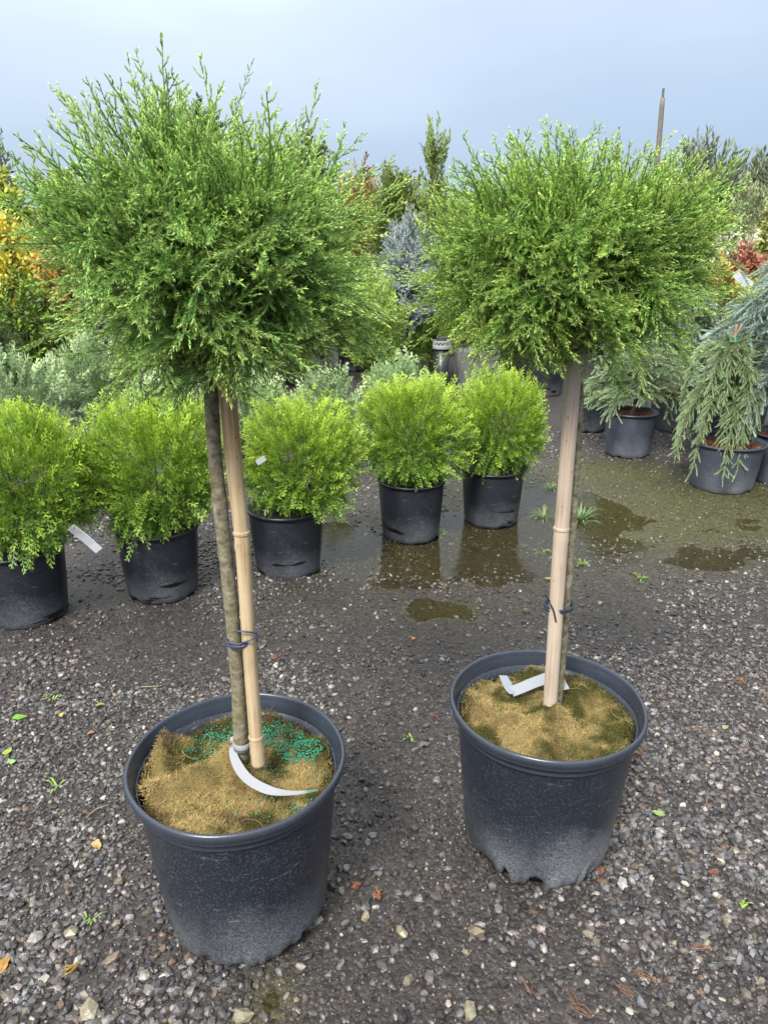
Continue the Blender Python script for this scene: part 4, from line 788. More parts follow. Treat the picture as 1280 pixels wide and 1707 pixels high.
# rows of low container stock that cover the yard beyond the near plants
r = np.random.RandomState(91); g = Geo(); n = 2600; y = 8.2 + 30 * r.rand(n) ** 1.6; x = r.uniform(-1, 1, n) * (0.62 * y + 1.5); patch = fbm(x, y, 0.35, 70)
z = 0.25 + 0.75 * r.rand(n) ** 0.6 * (0.6 + 0.5 * fbm(x, y, 0.8, 71)); d = unit(np.stack([r.randn(n) * .5, r.randn(n) * .5, np.ones(n)], 1))
pal = np.array([(.10, .19, .03), (.085, .115, .022), (.22, .27, .03), (.09, .12, .075), (.16, .22, .12), (.06, .12, .03)]); ci = pal[(patch * 17).astype(int) % 6]
place(g, T_SMALL, np.stack([x, y, z - 0.2], 1), frames(d, np.array([[0, 0, 1.0]]), r, 1.0), 2.6 + y * 0.12, (ci * .4, ci, ci * 1.9), r, jit=.3); place(g, T_SMALL, np.stack([x, y, z * 0.35], 1), frames(d, np.array([[0, 0, 1.0]]), r, 1.0), 2.6 + y * 0.12, (ci * .4, ci, ci * 1.9), r, jit=.3)
tag(g.build('nursery_stock', M_LEAF), 'rows of low mixed green nursery plants covering the yard behind', 'plants', kind='stuff')
# left background
bgplant('broadleaf_shrub', 'glossy dark green shrub with yellow-green tips, behind the junipers at the left edge', 'shrub', -70, 118, 425, 6.6, T_SMALL, ((.010, .02, .004), (.06, .13, .012), (.24, .34, .03)), 620, 1.1, 0.1, up=0.7)
bgplant('dwarf_conifer', 'small dark conifer low at the left edge in front of the glossy shrub', 'conifer', -30, 26, 505, 5.8, T_SPR, DKG, 120, 0.9, 0.1, mat=M_SPR)
bgplant('golden_shrub', 'broad golden yellow shrub at the left edge beneath the yellow-green hedge', 'shrub', -120, 66, 322, 9.0, T_SMALL, YEL, 900, 1.9, 0.2, up=0.8)
bgplant('orange_shrub', 'orange-tinged shrub beside the golden shrub, showing through the left crown', 'shrub', 30, 118, 345, 8.4, T_SMALL, ((.2, .12, .02), (.42, .24, .04), (.55, .38, .07)), 420, 1.6, 0.2, up=0.8)
bgplant('hedge_tree', 'yellow-green feathery tree on the skyline at the left edge', 'tree', -90, 48, 232, 15, T_SMALL, YG, 700, 3.2, 0.3, trunk=0.06, up=0.8)
bgplant('hedge_tree', 'green tree on the left skyline between the yellow-green tree and the left crown', 'tree', 30, 150, 248, 16, T_SMALL, ((.06, .09, .02), (.15, .21, .03), (.28, .36, .07)), 600, 3.2, 0.3, trunk=0.06, up=0.6)
bgplant('bare_twig_shrub', 'thin grey twiggy treetop on the skyline at the far left edge', 'tree', -60, 20, 212, 24, T_WILL, GREY, 60, 3.0, 1.0, trunk=0.05, shell=0.3, up=1.0)
bgplant('background_tree', 'dark green rounded tree rising behind the top of the left crown', 'tree', 262, 382, 136, 22, T_SMALL, DKG, 750, 4.0, 1.6, trunk=0.14, shell=0.55)
bgplant('background_tree', 'grey-green tree on the skyline behind the upper right of the left crown', 'tree', 418, 566, 180, 20, T_SMALL, ((.03, .045, .015), (.085, .12, .04), (.18, .23, .08)), 750, 3.6, 1.0, trunk=0.12, shell=0.55)
bgplant('background_tree', 'green tree filling the skyline behind the middle of the left crown', 'tree', 140, 300, 240, 18, T_SMALL, GRN, 500, 3.4, 0.3, trunk=0.1)
bgplant('autumn_shrub', 'tan and orange tall shrub on the skyline right of the left crown', 'shrub', 548, 648, 228, 13, T_JUN, ((.10, .08, .02), (.30, .21, .05), (.46, .34, .11)), 420, 2.4, 0.4, up=0.7, trunk=0.04)
bgplant('olive_conifer', 'broad dark olive conifer on the skyline between the two crowns', 'conifer', 600, 722, 242, 12, T_JUN, OLIVE, 800, 2.2, 0.3, trunk=0.06)
bgplant('olive_conifer', 'lower olive green conifer right of the broad dark one, between the two crowns', 'conifer', 675, 800, 272, 12.5, T_JUN, ((.05, .07, .015), (.13, .18, .03), (.25, .31, .06)), 500, 2.1, 0.3, trunk=0.05)
bgplant('column_shrub', 'tall narrow light green shrub with wispy tips between the two crowns', 'shrub', 700, 758, 218, 10.5, T_WILL, ((.07, .11, .02), (.19, .27, .05), (.33, .42, .11)), 330, 0.95, 0.3, up=1.6, trunk=0.03, shell=0.5)
bgplant('wispy_shoot', 'thin upright shoots topping the narrow light green shrub between the crowns', 'shrub', 708, 742, 196, 10.4, T_WILL, ((.07, .11, .02), (.19, .27, .05), (.33, .42, .11)), 34, 0.9, 2.2, up=2.5, trunk=0.014, shell=0.2)
bgplant('blue_spruce', 'silvery blue spruce between the two crowns below the skyline', 'spruce', 628, 732, 328, 7.2, T_SPR, ((.13, .17, .16), (.34, .41, .40), (.52, .60, .58)), 420, 1.3, 0.55, mat=M_SPR, up=0.7, trunk=0.03)
for (x0, x1, top, Y, lab) in ((560, 690, 430, 6.8, 'green shrub filling the gap left of centre between the crowns'), (650, 790, 445, 7.5, 'green shrub low between the crowns above the black drain riser'), (380, 560, 440, 7.6, 'green shrub behind the lower right of the left crown'), (180, 400, 430, 7.8, 'green shrub behind the lower left of the left crown')):
    bgplant('green_shrub', lab, 'shrub', x0, x1, top, Y, T_JUN, ((.06, .11, .02), (.19, .31, .05), (.38, .52, .11)), 480, 1.2, 0.25 if x0 > 500 else 0.05, up=0.8, group='green shrubs behind the crowns')
# right background
bgplant('young_tree', 'young whip tree with a few leaves rising behind the left part of the right crown', 'tree', 842, 878, 183, 10, T_LEAF, ((.04, .07, .02), (.11, .18, .05), (.2, .3, .09)), 40, 0.9, 1.5, up=1.8, trunk=0.018, shell=0.2)
bgplant('young_tree', 'thin dark whip tree rising behind the middle of the right crown', 'tree', 1020, 1052, 190, 10, T_LEAF, ((.03, .06, .02), (.09, .15, .05), (.17, .25, .09)), 34, 0.8, 1.5, up=1.8, trunk=0.018, shell=0.2)
for (x0, x1, top, Y, lab, cl) in ((745, 900, 285, 17, 'far hedge tree at the left behind the right crown', OLIVE), (880, 1010, 292, 17, 'far hedge tree at the middle behind the right crown', GRN), (990, 1130, 285, 17, 'far hedge tree at the right behind the right crown', OLIVE), (370, 470, 248, 18, 'far hedge tree behind the top right of the left crown', OLIVE), (760, 840, 300, 16, 'low far hedge tree left of the right crown top', OLIVE), (440, 600, 262, 19, 'far hedge tree left of the tan shrub between the crowns', GRN)):
    bgplant('hedge_tree', lab, 'tree', x0, x1, top, Y, T_SMALL, cl, 350, 3.0, 0.2, trunk=0.05)
bgplant('grey_willow', 'wide grey-green willow on the skyline right of the right crown', 'tree', 1110, 1238, 236, 14, T_WILL, ((.05, .07, .045), (.13, .17, .105), (.25, .30, .19)), 900, 1.9, 0.3, up=0.9, trunk=0.06, shell=0.6)
bgplant('grey_willow', 'grey-green willow on the skyline at the right edge', 'tree', 1232, 1360, 240, 15, T_WILL, ((.05, .065, .04), (.13, .16, .09), (.24, .28, .17)), 900, 1.9, 0.3, up=0.9, trunk=0.06, shell=0.6)
bgplant('brown_thicket', 'brownish olive thicket below the willow right of the right crown', 'shrub', 1110, 1235, 296, 12.5, T_SMALL, ((.04, .04, .015), (.10, .10, .03), (.19, .20, .06)), 420, 2.0, 0.2)
for (x0, x1, top, Y, lab, cl) in ((1196, 1238, 272, 10, 'narrow dark arborvitae cone left of the pale grassy mound', ((.03, .05, .008), (.10, .15, .015), (.2, .28, .04))), (1246, 1284, 318, 9.4, 'dark narrow arborvitae in front of the pale grassy mound', DKG)):
    bgplant('column_arborvitae', lab, 'conifer', x0, x1, top, Y, T_THU, cl, 380, 3.4, 0.0, up=1.2, trunk=0.02, flatbase=True, bump=0.05, group='column arborvitae at the right')
bgplant('grassy_mound_shrub', 'pale grey-green feathery mound near the right edge below the willow', 'shrub', 1214, 1350, 288, 10.8, T_WILL, GRAS, 520, 1.0, 0.1, up=1.4)
bgplant('pale_shrub', 'pale yellow-green shrub cut by the right edge', 'shrub', 1258, 1340, 302, 8.8, T_SMALL, ((.14, .16, .05), (.32, .35, .12), (.5, .52, .22)), 320, 1.6, 0.5, trunk=0.03)
bgplant('grey_shrub', 'small grey-leaved shrub between the two narrow arborvitae', 'shrub', 1205, 1262, 338, 9.0, T_SMALL, ((.08, .10, .05), (.19, .23, .12), (.33, .37, .2)), 240, 1.3, 0.4)
bgplant('yellow_bud_plant', 'small bright yellow-green plant above the red shrubs at the right', 'plant', 1259, 1279, 356, 7.9, T_LEAF, ((.2, .26, .02), (.42, .5, .04), (.55, .6, .08)), 40, 0.55, 0.9, up=1.3)
for (x0, x1, top, lab) in ((1192, 1222, 372, 'cream leafed hosta, leftmost of the pale clumps above the red shrubs'), (1218, 1250, 366, 'cream leafed hosta, middle of the pale clumps above the red shrubs'), (1246, 1276, 364, 'cream leafed hosta, rightmost of the pale clumps above the red shrubs')):
    bgplant('hosta', lab, 'plant', x0, x1, top, 7.7, T_LEAF, ((.35, .40, .2), (.6, .62, .42), (.75, .74, .6)), 50, 0.9, 0.8, up=1.0, group='cream hostas above the red shrubs')
bgplant('red_shrub', 'red and pink barberry shrub at the right edge', 'shrub', 1200, 1310, 376, 7.0, T_SMALL, RED, 620, 1.1, 0.3, up=0.8)
bgplant('orange_yellow_shrub', 'orange and yellow shrub below the red barberry', 'shrub', 1165, 1262, 398, 6.6, T_SMALL, ((.12, .13, .02), (.36, .28, .05), (.52, .40, .09)), 520, 1.0, 0.2, up=0.8)
bgplant('olive_shrub', 'yellow-olive shrub behind the blue spruce at the right edge', 'shrub', 1222, 1330, 415, 6.2, T_SMALL, ((.08, .10, .01), (.22, .26, .03), (.42, .42, .06)), 420, 1.0, 0.2, up=0.8)
bgplant('dark_yew', 'dark green shrub behind the tag at the right edge', 'shrub', 1140, 1290, 455, 5.7, T_SPR, DKG, 200, 1.2, 0.1, mat=M_SPR)
# wooden post leaning on the skyline
t = thing('wooden_post', (*P(1093, 300, 10.2)[:2], 0), 'slim weathered wooden post leaning on the skyline above the right crown', 'post')
a = P(1092, 300, 10.2) - np.array(t.location); b = P(1104, 163, 10.2) - np.array(t.location); c = np.array([a[0] - (b[0] - a[0]) * 1.6, 0, -0.1])
g = Geo(); tube(g, spline([c, a, b], 12), np.linspace(0.038, 0.028, 12), 10, (0.17, 0.15, 0.12)); g.build('shaft', M_WOOD, t, smooth=True)
g = Geo(); tube(g, [b, b + (b - a) * 0.11], 0.014, 6, (0.12, 0.11, 0.10)); g.build('top_rod', M_WOOD, t)

# ------------------------------------------------------------------ nursery pots and odds and ends in the middle distance
def pot_row_item(label, px, py, rt_, H, Y=None, mat=M_POTS, seed=0, name='nursery_pot'):
    q = G(px, py) if Y is None else np.array([*P(px, py, Y)[:2], 0]); rb = rt_ * 0.84; t = thing(name, (q[0], q[1] + rb * (Y is None), 0), label, 'pot'); small_pot(t, H, rt_, rb, mat, seed); return t
def potted_spruce(label, px, py, rt_, H, mat, seed, leader, branches, cols, sh=0.8, lean=0.0, base_h=None, name='potted_spruce', soilc=(0.16, 0.055, 0.025), needle=T_BR, group='potted spruces at the right'):
    q = G(px, py); rb = rt_ * 0.84; t = thing(name, (q[0] * (q[1] + rb) / q[1], q[1] + rb, 0), label, 'potted spruce', group); small_pot(t, H, rt_, rb, mat, seed, rim=0.010); soil_disc(t, H - 0.035, rt_ - 0.015, M_BARKCHIP, 'bark_mulch', soilc)
    r = np.random.RandomState(seed + 1); g = Geo(); n = 260; a = r.rand(n) * 6.28; ro = np.sqrt(r.rand(n)) * (rt_ - 0.02)
    Vv = (ICO[None] * np.stack([r.uniform(.008, .016, n), r.uniform(.003, .006, n), r.uniform(.002, .004, n)], 1)[:, None, :]) @ rot_many(n, 0.3, r) + np.stack([ro * np.cos(a), ro * np.sin(a), np.full(n, H - 0.030)], 1)[:, None, :]
    g.add(Vv.reshape(-1, 3), (ICF[None] + (np.arange(n) * 12)[:, None, None]).reshape(-1, 3), np.repeat(np.array([0.20, 0.075, 0.035]) * r.uniform(.4, 1.7, n)[:, None], 12, 0)); g.build('mulch_chip', M_BARKCHIP, t, kind='stuff')
    stem = spline(leader, 20); g = Geo(); tube(g, stem, np.linspace(0.016, 0.006, 20), 8, (0.22, 0.13, 0.08)); trunk = g.build('trunk', M_WOOD, t, smooth=True)
    g = Geo(); w = Geo()
    for (f, az, reach, rise, drop) in branches:
        p0 = stem[int(f * 19)]; d = np.array([cos(az), sin(az), 0.0]); path = spline([p0, p0 + d * reach * 0.4 + np.array([0, 0, rise]), p0 + d * reach * 0.85 + np.array([0, 0, rise - drop * 0.35]), p0 + d * reach * 1.0 + np.array([0, 0, rise - drop])], 14)
        path[:, :2] += r.randn(1, 2) * 0.01; L = np.linalg.norm(np.diff(path, axis=0), axis=1).sum(); tube(w, path, np.linspace(0.0042, 0.0012, 14), 5, (0.13, 0.11, 0.05), cap=False)
        tt = unit(np.gradient(path, axis=0)); m = max(5, int(L / (0.022 * max(sh, .8)))); idx = np.clip((np.linspace(0.12, 1, m) * 13), 0, 13).astype(int)
        for k, i in enumerate(idx):
            for sd in ((-1, 1, 0) if k < m - 1 else (0,)):
                side = unit(np.cross(tt[i], [0, 0, 1.0])) * sd; dd = unit(tt[i] * 0.8 + side * r.uniform(.5, 1.35) + np.array([0, 0, -0.25 - 0.6 * (drop > 0.2)]) * (sd != 0) + 0.12 * r.randn(3)); s_ = sh * r.uniform(0.7, 1.25) * (1.15 - 0.35 * k / m)
                place(g, needle, path[i][None], frames(dd[None], np.array([[0, 0, 1.0]]), r, 0.3), np.array([s_]), cols, r, wood=(.2, .14, .08))
    w.build('branch', M_WOOD, t, smooth=True); g.build('foliage', M_SPR, t); return t, trunk
SPG = ((.08, .12, .06), (.235, .33, .16), (.41, .53, .29)); SPB = ((.09, .14, .12), (.27, .37, .32), (.50, .62, .56)); SPM = ((.07, .12, .06), (.22, .33, .17), (.40, .52, .30))
r = np.random.RandomState(66)
# young spruce in the grey pot
q = G(1043, 765)
br = [(f, az, r.uniform(.20, .36), r.uniform(.0, .06), r.uniform(-.04, .13)) for f in (.45, .55, .65, .75, .85, .97) for az in (r.rand() * 6 + np.arange(5) * 1.257)]
potted_spruce('bushy green spruce in a worn grey pot right of the pale bamboo stem', 1043, 765, 0.172, 0.30, M_POTG, 5, [(0, 0, .26), (0.02, 0, .38), (0.0, 0, .50), (.02, 0, .72)], br, SPM, 1.35)
# weeping spruce
br = []
for f, n_, rc in ((.40, 5, .30), (.52, 6, .36), (.64, 6, .34), (.74, 5, .28), (.84, 4, .20)):
    a0 = r.rand() * 6
    for k in range(n_):
        az_ = a0 + k * 2 * pi / n_ + .2 * r.randn(); br.append((f, az_, rc * (0.72 if cos(az_) < 0.1 else 0.50) * r.uniform(.6, 1.15), .03, (1.0 if cos(az_) < 0.1 else 0.62) * f * .62 * r.uniform(.55, 1.0) + .05))
br += [(.5, pi + .3, .34, .02, .40), (.52, pi * 1.2, .32, .02, .46), (.42, pi * 1.35, .26, .02, .38), (.55, pi * 1.05, .28, .02, .34), (.5, pi * 1.5, .2, .03, .46)]
tW, trW = potted_spruce('weeping olive-green spruce with a green tape band, drooping over its worn grey pot', 1197, 825, 0.213, 0.28, M_POTG, 6, [(.05, -.02, .24), (.03, -.02, .42), (-.03, -.02, .62), (-.07, -.02, .80), (-.06, -.02, .95)], br, SPG, 0.88)
g = Geo(); c = np.array([-.068, -.02, .865]); lathe(g, [(.018, -.012), (.021, -.012), (.021, .012), (.018, .012)], 18, (0.01, 0.30, 0.20), c=c); g.build('green_tape', M_TAPE, tW)
g = Geo()
for (x_, y_) in ((-.10, -.03), (-.03, -.04)): tube(g, spline([(x_ + .04, y_, .62), (x_, y_, .75), (-.068, -.03, .865), (-.05 + .5 * (x_ + .06), -.03, .95)], 10), .0045, 6, (.32, .23, .13))
g.build('training_stake', M_WOOD, tW, smooth=True)
# blue spruce leaning in from the right edge
br = []
for f in (.3, .4, .5, .6, .7, .8, .9, .97):
    a0 = r.rand() * 6
    for k in range(6): br.append((f, a0 + k * 1.05 + .2 * r.randn(), (.70 - .40 * f) * r.uniform(.75, 1.15), .06, r.uniform(.08, .26)))
br += [(.55, pi * .95, .50, .04, .16), (.62, pi * 1.08, .52, .05, .20), (.42, pi * 1.12, .46, .03, .16)]
tB, _ = potted_spruce('tall silver-blue spruce leaning in over the right edge, white tag near its top', 1292, 812, 0.19, 0.30, M_POTG, 7, [(0, 0, .24), (.02, 0, .6), (.01, 0, 1.0), (.0, 0, 1.26)], br, SPB, 1.5)
g = Geo(); oB = np.array(tB.location); a = P(1226, 454, 4.1) - oB; b = P(1250, 479, 4.08) - oB
strip(g, [a, (a + b) / 2, b], 0.06, (0.1, -0.9, 0.4), thick=.001, colr=(0.335, 0.35, 0.385)); tg = g.build('plant_tag', M_TAG, tB)
ax_ = unit(b - a); nh = unit(np.array([0.1, -0.9, 0.4])); sd_ = unit(np.cross(ax_, nh)); nn_ = np.cross(sd_, ax_); g = Geo()
for row in range(5):
    o_ = a + ax_ * (.035 + row * .013) - sd_ * .022 + nn_ * .0016; g.add([o_, o_ + sd_ * .042, o_ + sd_ * .042 + ax_ * .003, o_ + ax_ * .003], [(0, 1, 2), (0, 2, 3)], (.2, .24, .34))
g.build('tag_print', M_TAG, tg)
# green-grey spruce behind, between the small and the weeping ones
br = [(f, az, .42 * (1.1 - f) * r.uniform(.8, 1.2) + .08, .04, r.uniform(.0, .12)) for f in (.35, .45, .55, .65, .75, .85, .95) for az in (r.rand() * 6 + np.arange(6) * 1.05)]
potted_spruce('blue-green spruce standing behind the weeping spruce, its pot half hidden', 1118, 722, 0.19, 0.28, M_POTS, 8, [(0, 0, .2), (0, 0, .5), (0, 0, .8), (0, 0, 1.02)], br, SPB, 1.2)
br = [(f, az, .40 * (1.1 - f) * r.uniform(.8, 1.2) + .08, .04, r.uniform(.0, .12)) for f in (.35, .5, .65, .8, .95) for az in (r.rand() * 6 + np.arange(6) * 1.05)]
potted_spruce('dark green spruce in a black pot behind, between the weeping and the blue spruce', 1222, 745, 0.19, 0.30, M_POTS, 9, [(0, 0, .2), (0, 0, .5), (0, 0, .8), (0, 0, 1.0)], br, SPM, 1.2)
t = pot_row_item('black nursery pot with yellow leaves just right of the pale bamboo stem', 985, 722, 0.17, 0.30, seed=21); soil_disc(t, .26, .155, M_WOOD)
r2 = np.random.RandomState(4); g = Geo(); n = 16; d = unit(np.stack([r2.randn(n), r2.randn(n), np.abs(r2.randn(n)) + .3], 1)); place(g, T_LEAF, np.tile([0, 0, .26], (n, 1)) + d * [.06, .06, 0], frames(d, np.array([[0, 0, 1.0]]), r2), np.full(n, .9), ((.2, .2, .02), (.3, .36, .05), (.5, .5, .08)), r2); g.build('sprout', M_LEAF, t)
t = pot_row_item('large black nursery pot behind the deeper green globe shrub, left of the pale bamboo', 905, 663, 0.25, 0.42, seed=22); soil_disc(t, .38, .23, M_WOOD)
r2 = np.random.RandomState(5); g = Geo(); n = 160; d = unit(np.stack([r2.randn(n), r2.randn(n), np.abs(r2.randn(n)) + .2], 1)); place(g, T_SMALL, np.tile([0, 0, .42], (n, 1)) + d * [.26, .26, .3], frames(d, np.array([[0, 0, 1.0]]), r2), np.full(n, 1.2), DKG, r2); g.build('foliage', M_LEAF, t)
for (px, rt_, Y, lab, sd) in ((662, .20, 8.2, 'black nursery pot under the green shrub left of the drain riser', 23), (845, .22, 7.6, 'black pot behind the drain riser under the left of the right crown', 24), (590, .20, 8.6, 'black nursery pot behind the pale juniper under the left crown', 25)):
    t = pot_row_item(lab, px, 600, rt_, 0.38, Y=Y, seed=sd); soil_disc(t, .34, rt_ - .02, M_WOOD); r2 = np.random.RandomState(sd); g = Geo(); n = 150; d = unit(np.stack([r2.randn(n), r2.randn(n), np.abs(r2.randn(n)) + .1], 1)); place(g, T_SMALL, np.tile([0, 0, .42], (n, 1)) + d * [.32, .32, .3], frames(d, np.array([[0, 0, 1.0]]), r2), np.full(n, 1.4), GRN, r2); g.build('foliage', M_LEAF, t)
# drain riser with a grated cap
q = P(735, 640, 6.6); t = thing('drain_riser', (q[0], 6.6, 0), 'upright black plastic drain pipe with grated grey cap between the middle globe shrubs', 'pipe')
g = Geo(); lathe(g, [(.0, .0), (.066, .0), (.066, .52), (.060, .52), (.060, .45)], 32, (0.02, 0.024, 0.032)); pp = g.build('pipe', M_POTS, t, smooth=True)
g = Geo(); lathe(g, [(.066, .50), (.082, .505), (.084, .53), (.078, .535), (.066, .532)], 32, (.30, .30, .31)); lathe(g, [(.070, .56), (.080, .56), (.080, .575), (.070, .575)], 32, (.30, .30, .31))
for k in range(14):
    a = k * 2 * pi / 14; b = a + 2 * pi / 28; tube(g, [(.077 * cos(a), .077 * sin(a), .53), (.077 * cos(b), .077 * sin(b), .565)], .004, 5, (.3, .3, .31)); a2 = a + 2 * pi / 14; tube(g, [(.077 * cos(b), .077 * sin(b), .565), (.077 * cos(a2), .077 * sin(a2), .53)], .004, 5, (.3, .3, .31))
lathe(g, [(.0, .60), (.05, .60), (.052, .575), (.074, .575)], 24, (.04, .04, .045)); g.build('grated_cap', M_TAPE, t)
# grey concrete block
q = P(795, 600, 7.0); t = thing('concrete_block', (q[0], 7.0, 0), 'plain grey concrete block right of the drain riser, under the right crown', 'block')
import bmesh
bm = bmesh.new(); bmesh.ops.create_cube(bm, size=1.0); bmesh.ops.scale(bm, vec=(.40, .3, .44), verts=bm.verts); bmesh.ops.translate(bm, vec=(0, 0, .22), verts=bm.verts); bmesh.ops.bevel(bm, geom=bm.edges[:], offset=.012, segments=2, affect='EDGES'); bmesh.ops.triangulate(bm, faces=bm.faces[:])
bm.verts.ensure_lookup_table(); Vb = np.array([v.co[:] for v in bm.verts]); Fb = np.array([[v.index for v in f.verts] for f in bm.faces]); bm.free()
M_CON = attr_mat('grey_concrete', 0.85, 0.2, 0.4, 60, 0.15); g = Geo(); g.add(Vb, Fb, (.13, .135, .13)); g.build('block_body', M_CON, t)

# ------------------------------------------------------------------ weeds, leaves and litter on the gravel
def blades(name, label, cat, px, py, n, ln, colr, seed, w=0.004, group=None, flat=0.5, h0=0.0):
    q = G(px, py); r = np.random.RandomState(seed); g = Geo(); z0 = hgt(np.array([q[0]]), np.array([q[1]]))[0]
    for i in range(n):
        a = r.rand() * 6.28; l = ln * r.uniform(.5, 1.1); el = r.uniform(0.25, 1.1) * (1.4 - flat); d = np.array([cos(a) * cos(el), sin(a) * cos(el), sin(el)]); s = unit(np.cross(d, [0, 0, 1.0])) * w * r.uniform(.5, 1) / 2
        p0 = np.array([r.randn() * .005, r.randn() * .005, 0.0]); p1 = p0 + d * l * .55; p2 = p1 + (d - np.array([0, 0, .5 + .5 * flat])) * l * .45; p2[2] = max(p2[2], .003)
        c = np.array(colr) * r.uniform(.6, 1.4); g.add([p0 - s * .6, p0 + s * .6, p1 + s, p1 - s, p2], [(0, 1, 2), (0, 2, 3), (3, 2, 4)], c)
    o = g.build(name, M_LEAF, None); o.location = (q[0], q[1], z0 + h0); return tag(o, label, cat, group)
GN = 'small weeds growing through the gravel'
blades('grass_tuft', 'large grey-green grass tuft on wet ground behind the right bamboo stem', 'grass', 965, 862, 90, .19, (.14, .22, .09), 1, .006)
blades('grass_tuft', 'loose grass tuft on the wet ground left of the right bamboo stem', 'grass', 905, 858, 34, .15, (.20, .28, .09), 2, .005)
for i, (px, py, n, ln, lab) in enumerate(((150, 1530, 8, .035, 'tiny bright green weed on the gravel left of the left pot'), (95, 1312, 9, .05, 'thin sprouting weed left of the left pot rim'), (88, 1163, 12, .04, 'pale leafy weed on the gravel at the left'), (1068, 962, 14, .06, 'bright green weed right of the right stem on gravel'), (972, 937, 14, .06, 'light green weed close to the right stem on gravel'),
    (683, 1228, 9, .045, 'faint weed in the middle of the gap between the pots'), (1236, 1508, 6, .025, 'tiny green weed at the lower right'), (562, 868, 12, .10, 'broad-bladed weed in the wet patch right of the third globe pot'), (738, 886, 12, .07, 'green weed at the foot of the fourth globe pot'), (905, 915, 10, .07, 'green weed in the puddle behind the right stem'), (920, 812, 16, .09, 'yellow-green weed behind the puddle by the right stem'), (787, 1142, 0, 0, ''))):
    if n: blades('weed', lab, 'weed', px, py, n, ln, (.22, .36, .06), 10 + i, .006, GN)
def leaf(px, py, s, colr, az, lab, seed):
    q = G(px, py); r = np.random.RandomState(seed); g = Geo(); z0 = hgt(np.array([q[0]]), np.array([q[1]]))[0] + .010; n = 9; a = np.linspace(0, 2 * pi, 2 * n, endpoint=False); rr = 1 + .12 * np.sin(5 * a + r.rand() * 6)
    x = s * .62 * np.cos(a) * rr; y = s * .36 * np.sin(a) * rr * (1 - .3 * np.cos(a)); z = .10 * s * (np.sin(a) ** 2) + .08 * s * np.cos(2 * a + r.rand() * 6)
    x, y = x * cos(az) - y * sin(az), x * sin(az) + y * cos(az); Vt = np.stack([x, y, z], 1); V = np.vstack([Vt, [[0, 0, 0]]]); m = len(Vt); F = [(m, i, (i + 1) % m) for i in range(m)]
    c = np.tile(np.array(colr), (m + 1, 1)) * r.uniform(.75, 1.25, (m + 1, 1)); g.add(V, F, c); tube(g, [(-.6 * s * cos(az), -.6 * s * sin(az), .0), (0, 0, .002), (.55 * s * cos(az), .55 * s * sin(az), .004)], .0006, 4, np.array(colr) * 1.4)
    o = g.build('fallen_leaf', M_LEAF); o.location = (q[0], q[1], z0); tag(o, lab, 'leaf', 'fallen leaves on the gravel')
for i, (px, py, s, c, lab) in enumerate(((35, 1200, .034, (.16, .34, .05), 'bright green fallen leaf near the left edge'), (14, 1257, .026, (.30, .40, .05), 'yellow-green fallen leaf at the left edge, upper of the pair'), (20, 1273, .022, (.24, .42, .14), 'light green fallen leaf at the left edge, lower of the pair'), (152, 1225, .018, (.34, .17, .09), 'brown fallen leaf left of the left pot'), (103, 1197, .016, (.50, .42, .07), 'yellow leaf flake at the left of the gravel'), (168, 1177, .022, (.16, .28, .06), 'small green leaf on the gravel above the left pot'),
    (6, 1610, .03, (.45, .26, .07), 'yellow-brown leaf at the lower left edge'), (1095, 1362, .026, (.22, .30, .10), 'green leaf fragment right of the right pot'), (689, 1067, .016, (.50, .20, .05), 'small orange leaf flake between the stems'), (162, 1412, .028, (.40, .28, .12), 'tan curled leaf above left of the pale stones'), (1208, 1215, .02, (.30, .27, .12), 'dull leaf at the right edge of gravel'), (1045, 1660, .0, (0, 0, 0), ''), (915, 965, .03, (.3, .3, .1), 'olive leaf in the mossy water right of the stem'), (1000, 1005, .025, (.34, .33, .2), 'pale leaf by the right tie on the gravel'))):
    if lab: leaf(px, py, s, c, i * 1.3, lab, 40 + i)
def litter(name, px, py, n, ln, colr, lab, seed, cat='litter', spread=.5, az=None, w=.0008, group=None):
    q = G(px, py); r = np.random.RandomState(seed); g = Geo(); z0 = hgt(np.array([q[0]]), np.array([q[1]]))[0] + .008; az = r.rand() * 6.28 if az is None else az
    for i in range(n):
        a = az + spread * r.randn(); d = np.array([cos(a), sin(a), .12 * r.rand()]); l = ln * r.uniform(.7, 1.1); p0 = np.array([*(r.randn(2) * ln * .05), .001 * i]); b = np.array([-d[1], d[0], 0]) * l * .12 * r.randn()
        tube(g, spline([p0, p0 + d * l * .5 + b, p0 + d * l], 5), [w, w, w, w * .8, w * .4], 4, np.array(colr) * r.uniform(.7, 1.3))
    o = g.build(name, M_WOOD); o.location = (q[0], q[1], z0); return tag(o, lab, cat, group)
PN = 'dry pine needles scattered on the gravel'
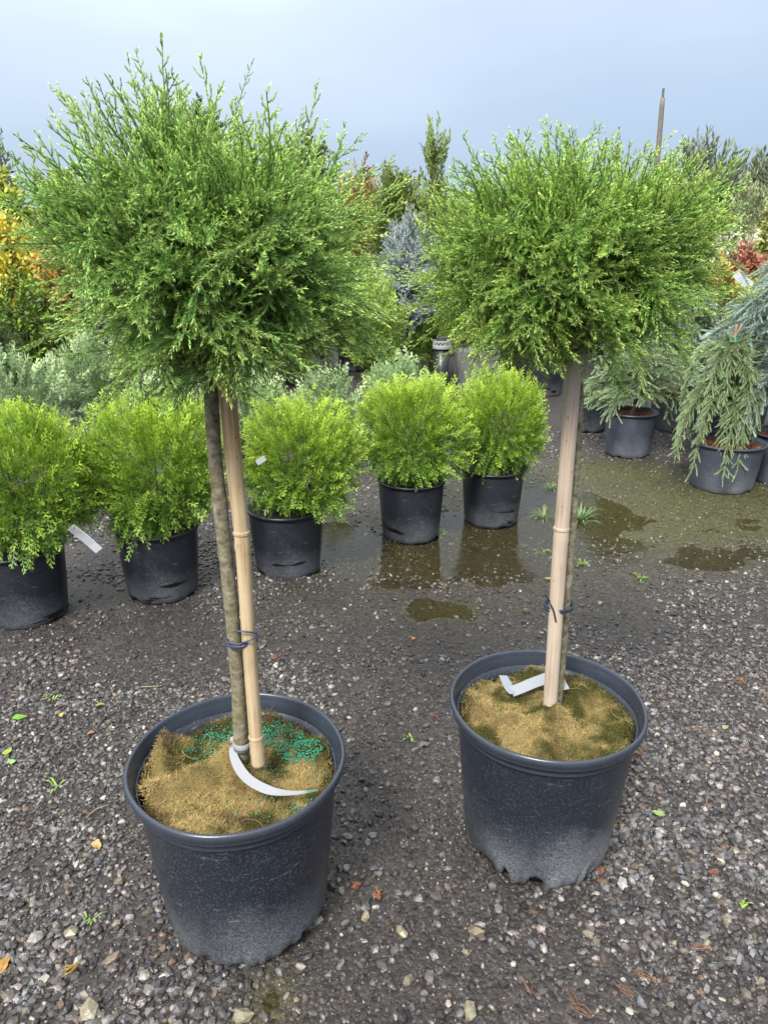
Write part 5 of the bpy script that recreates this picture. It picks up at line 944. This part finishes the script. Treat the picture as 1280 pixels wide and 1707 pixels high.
for i, (px, py, az, lab) in enumerate(((1055, 1665, 2.4, 'rusty pine needle bundle at the bottom right, near the bottom edge'), (1093, 1645, 2.7, 'rusty pine needle bundle right of the bottom right one'), (1108, 1665, 1.4, 'single rusty pine needle crossing near the bottom right bundles'), (882, 1665, 1.8, 'brown pine needles at the bottom below the right pot'), (966, 1690, 1.7, 'brown pine needles touching the bottom edge'), (1150, 1588, .1, 'thin brown needles right of the right pot, lower right'), (1010, 1618, 1.6, 'single upright brown needle below the right pot'), (985, 1700, 2.6, 'orange-brown needles at the very bottom, right half'), (1148, 1222, 0.1, 'brown needle by the right pot rim'))):
    litter('pine_needle', px, py, 4 if i not in (2, 6) else 2, .048, (.17, .08, .04), lab, 60 + i, 'pine needle', .12, az, group=PN)
OD = 'dried orange conifer sprigs on the gravel'
for i, (px, py, s, lab) in enumerate(((600, 1478, .022, 'dry orange sprig between the two pot feet'), (634, 1502, .024, 'dry rusty sprig right of the orange one between the pots'), (1068, 1266, .022, 'dry orange sprig beside the right pot rim'), (1238, 1143, .026, 'dry rusty sprig at the right edge'), (455, 1098, .018, 'dry rusty sprig behind the left stem tie'), (130, 1613, .034, 'yellow and orange dry sprig at the lower left'), (1000, 1462, .022, 'dry orange sprig at the right foot of the right pot'), (798, 1480, .0, ''), (722, 1195, .014, 'tiny rust flake between the pots'), (1192, 1462, .018, 'small orange flake at the lower right'), (1065, 1440, 0, ''))):
    if s: litter('dry_sprig', px, py, 9, s, (.22, .085, .035) if i != 5 else (.30, .19, .05), lab, 80 + i, 'dry sprig', .55, w=.0013, group=OD)
litter('twig', 138, 1368, 1, .085, (.24, .18, .12), 'thin brown twig lying left of the left pot', 99, 'twig', .0, .72, w=.0022)
litter('twig', 233, 1146, 1, .07, (.30, .30, .16), 'pale straw lying above the left pot', 98, 'twig', .0, .05, w=.0012)
litter('twig', 1170, 1350, 1, .05, (.2, .15, .1), 'short dark twig on the gravel at the right', 97, 'twig', .0, 1.0, w=.0015)
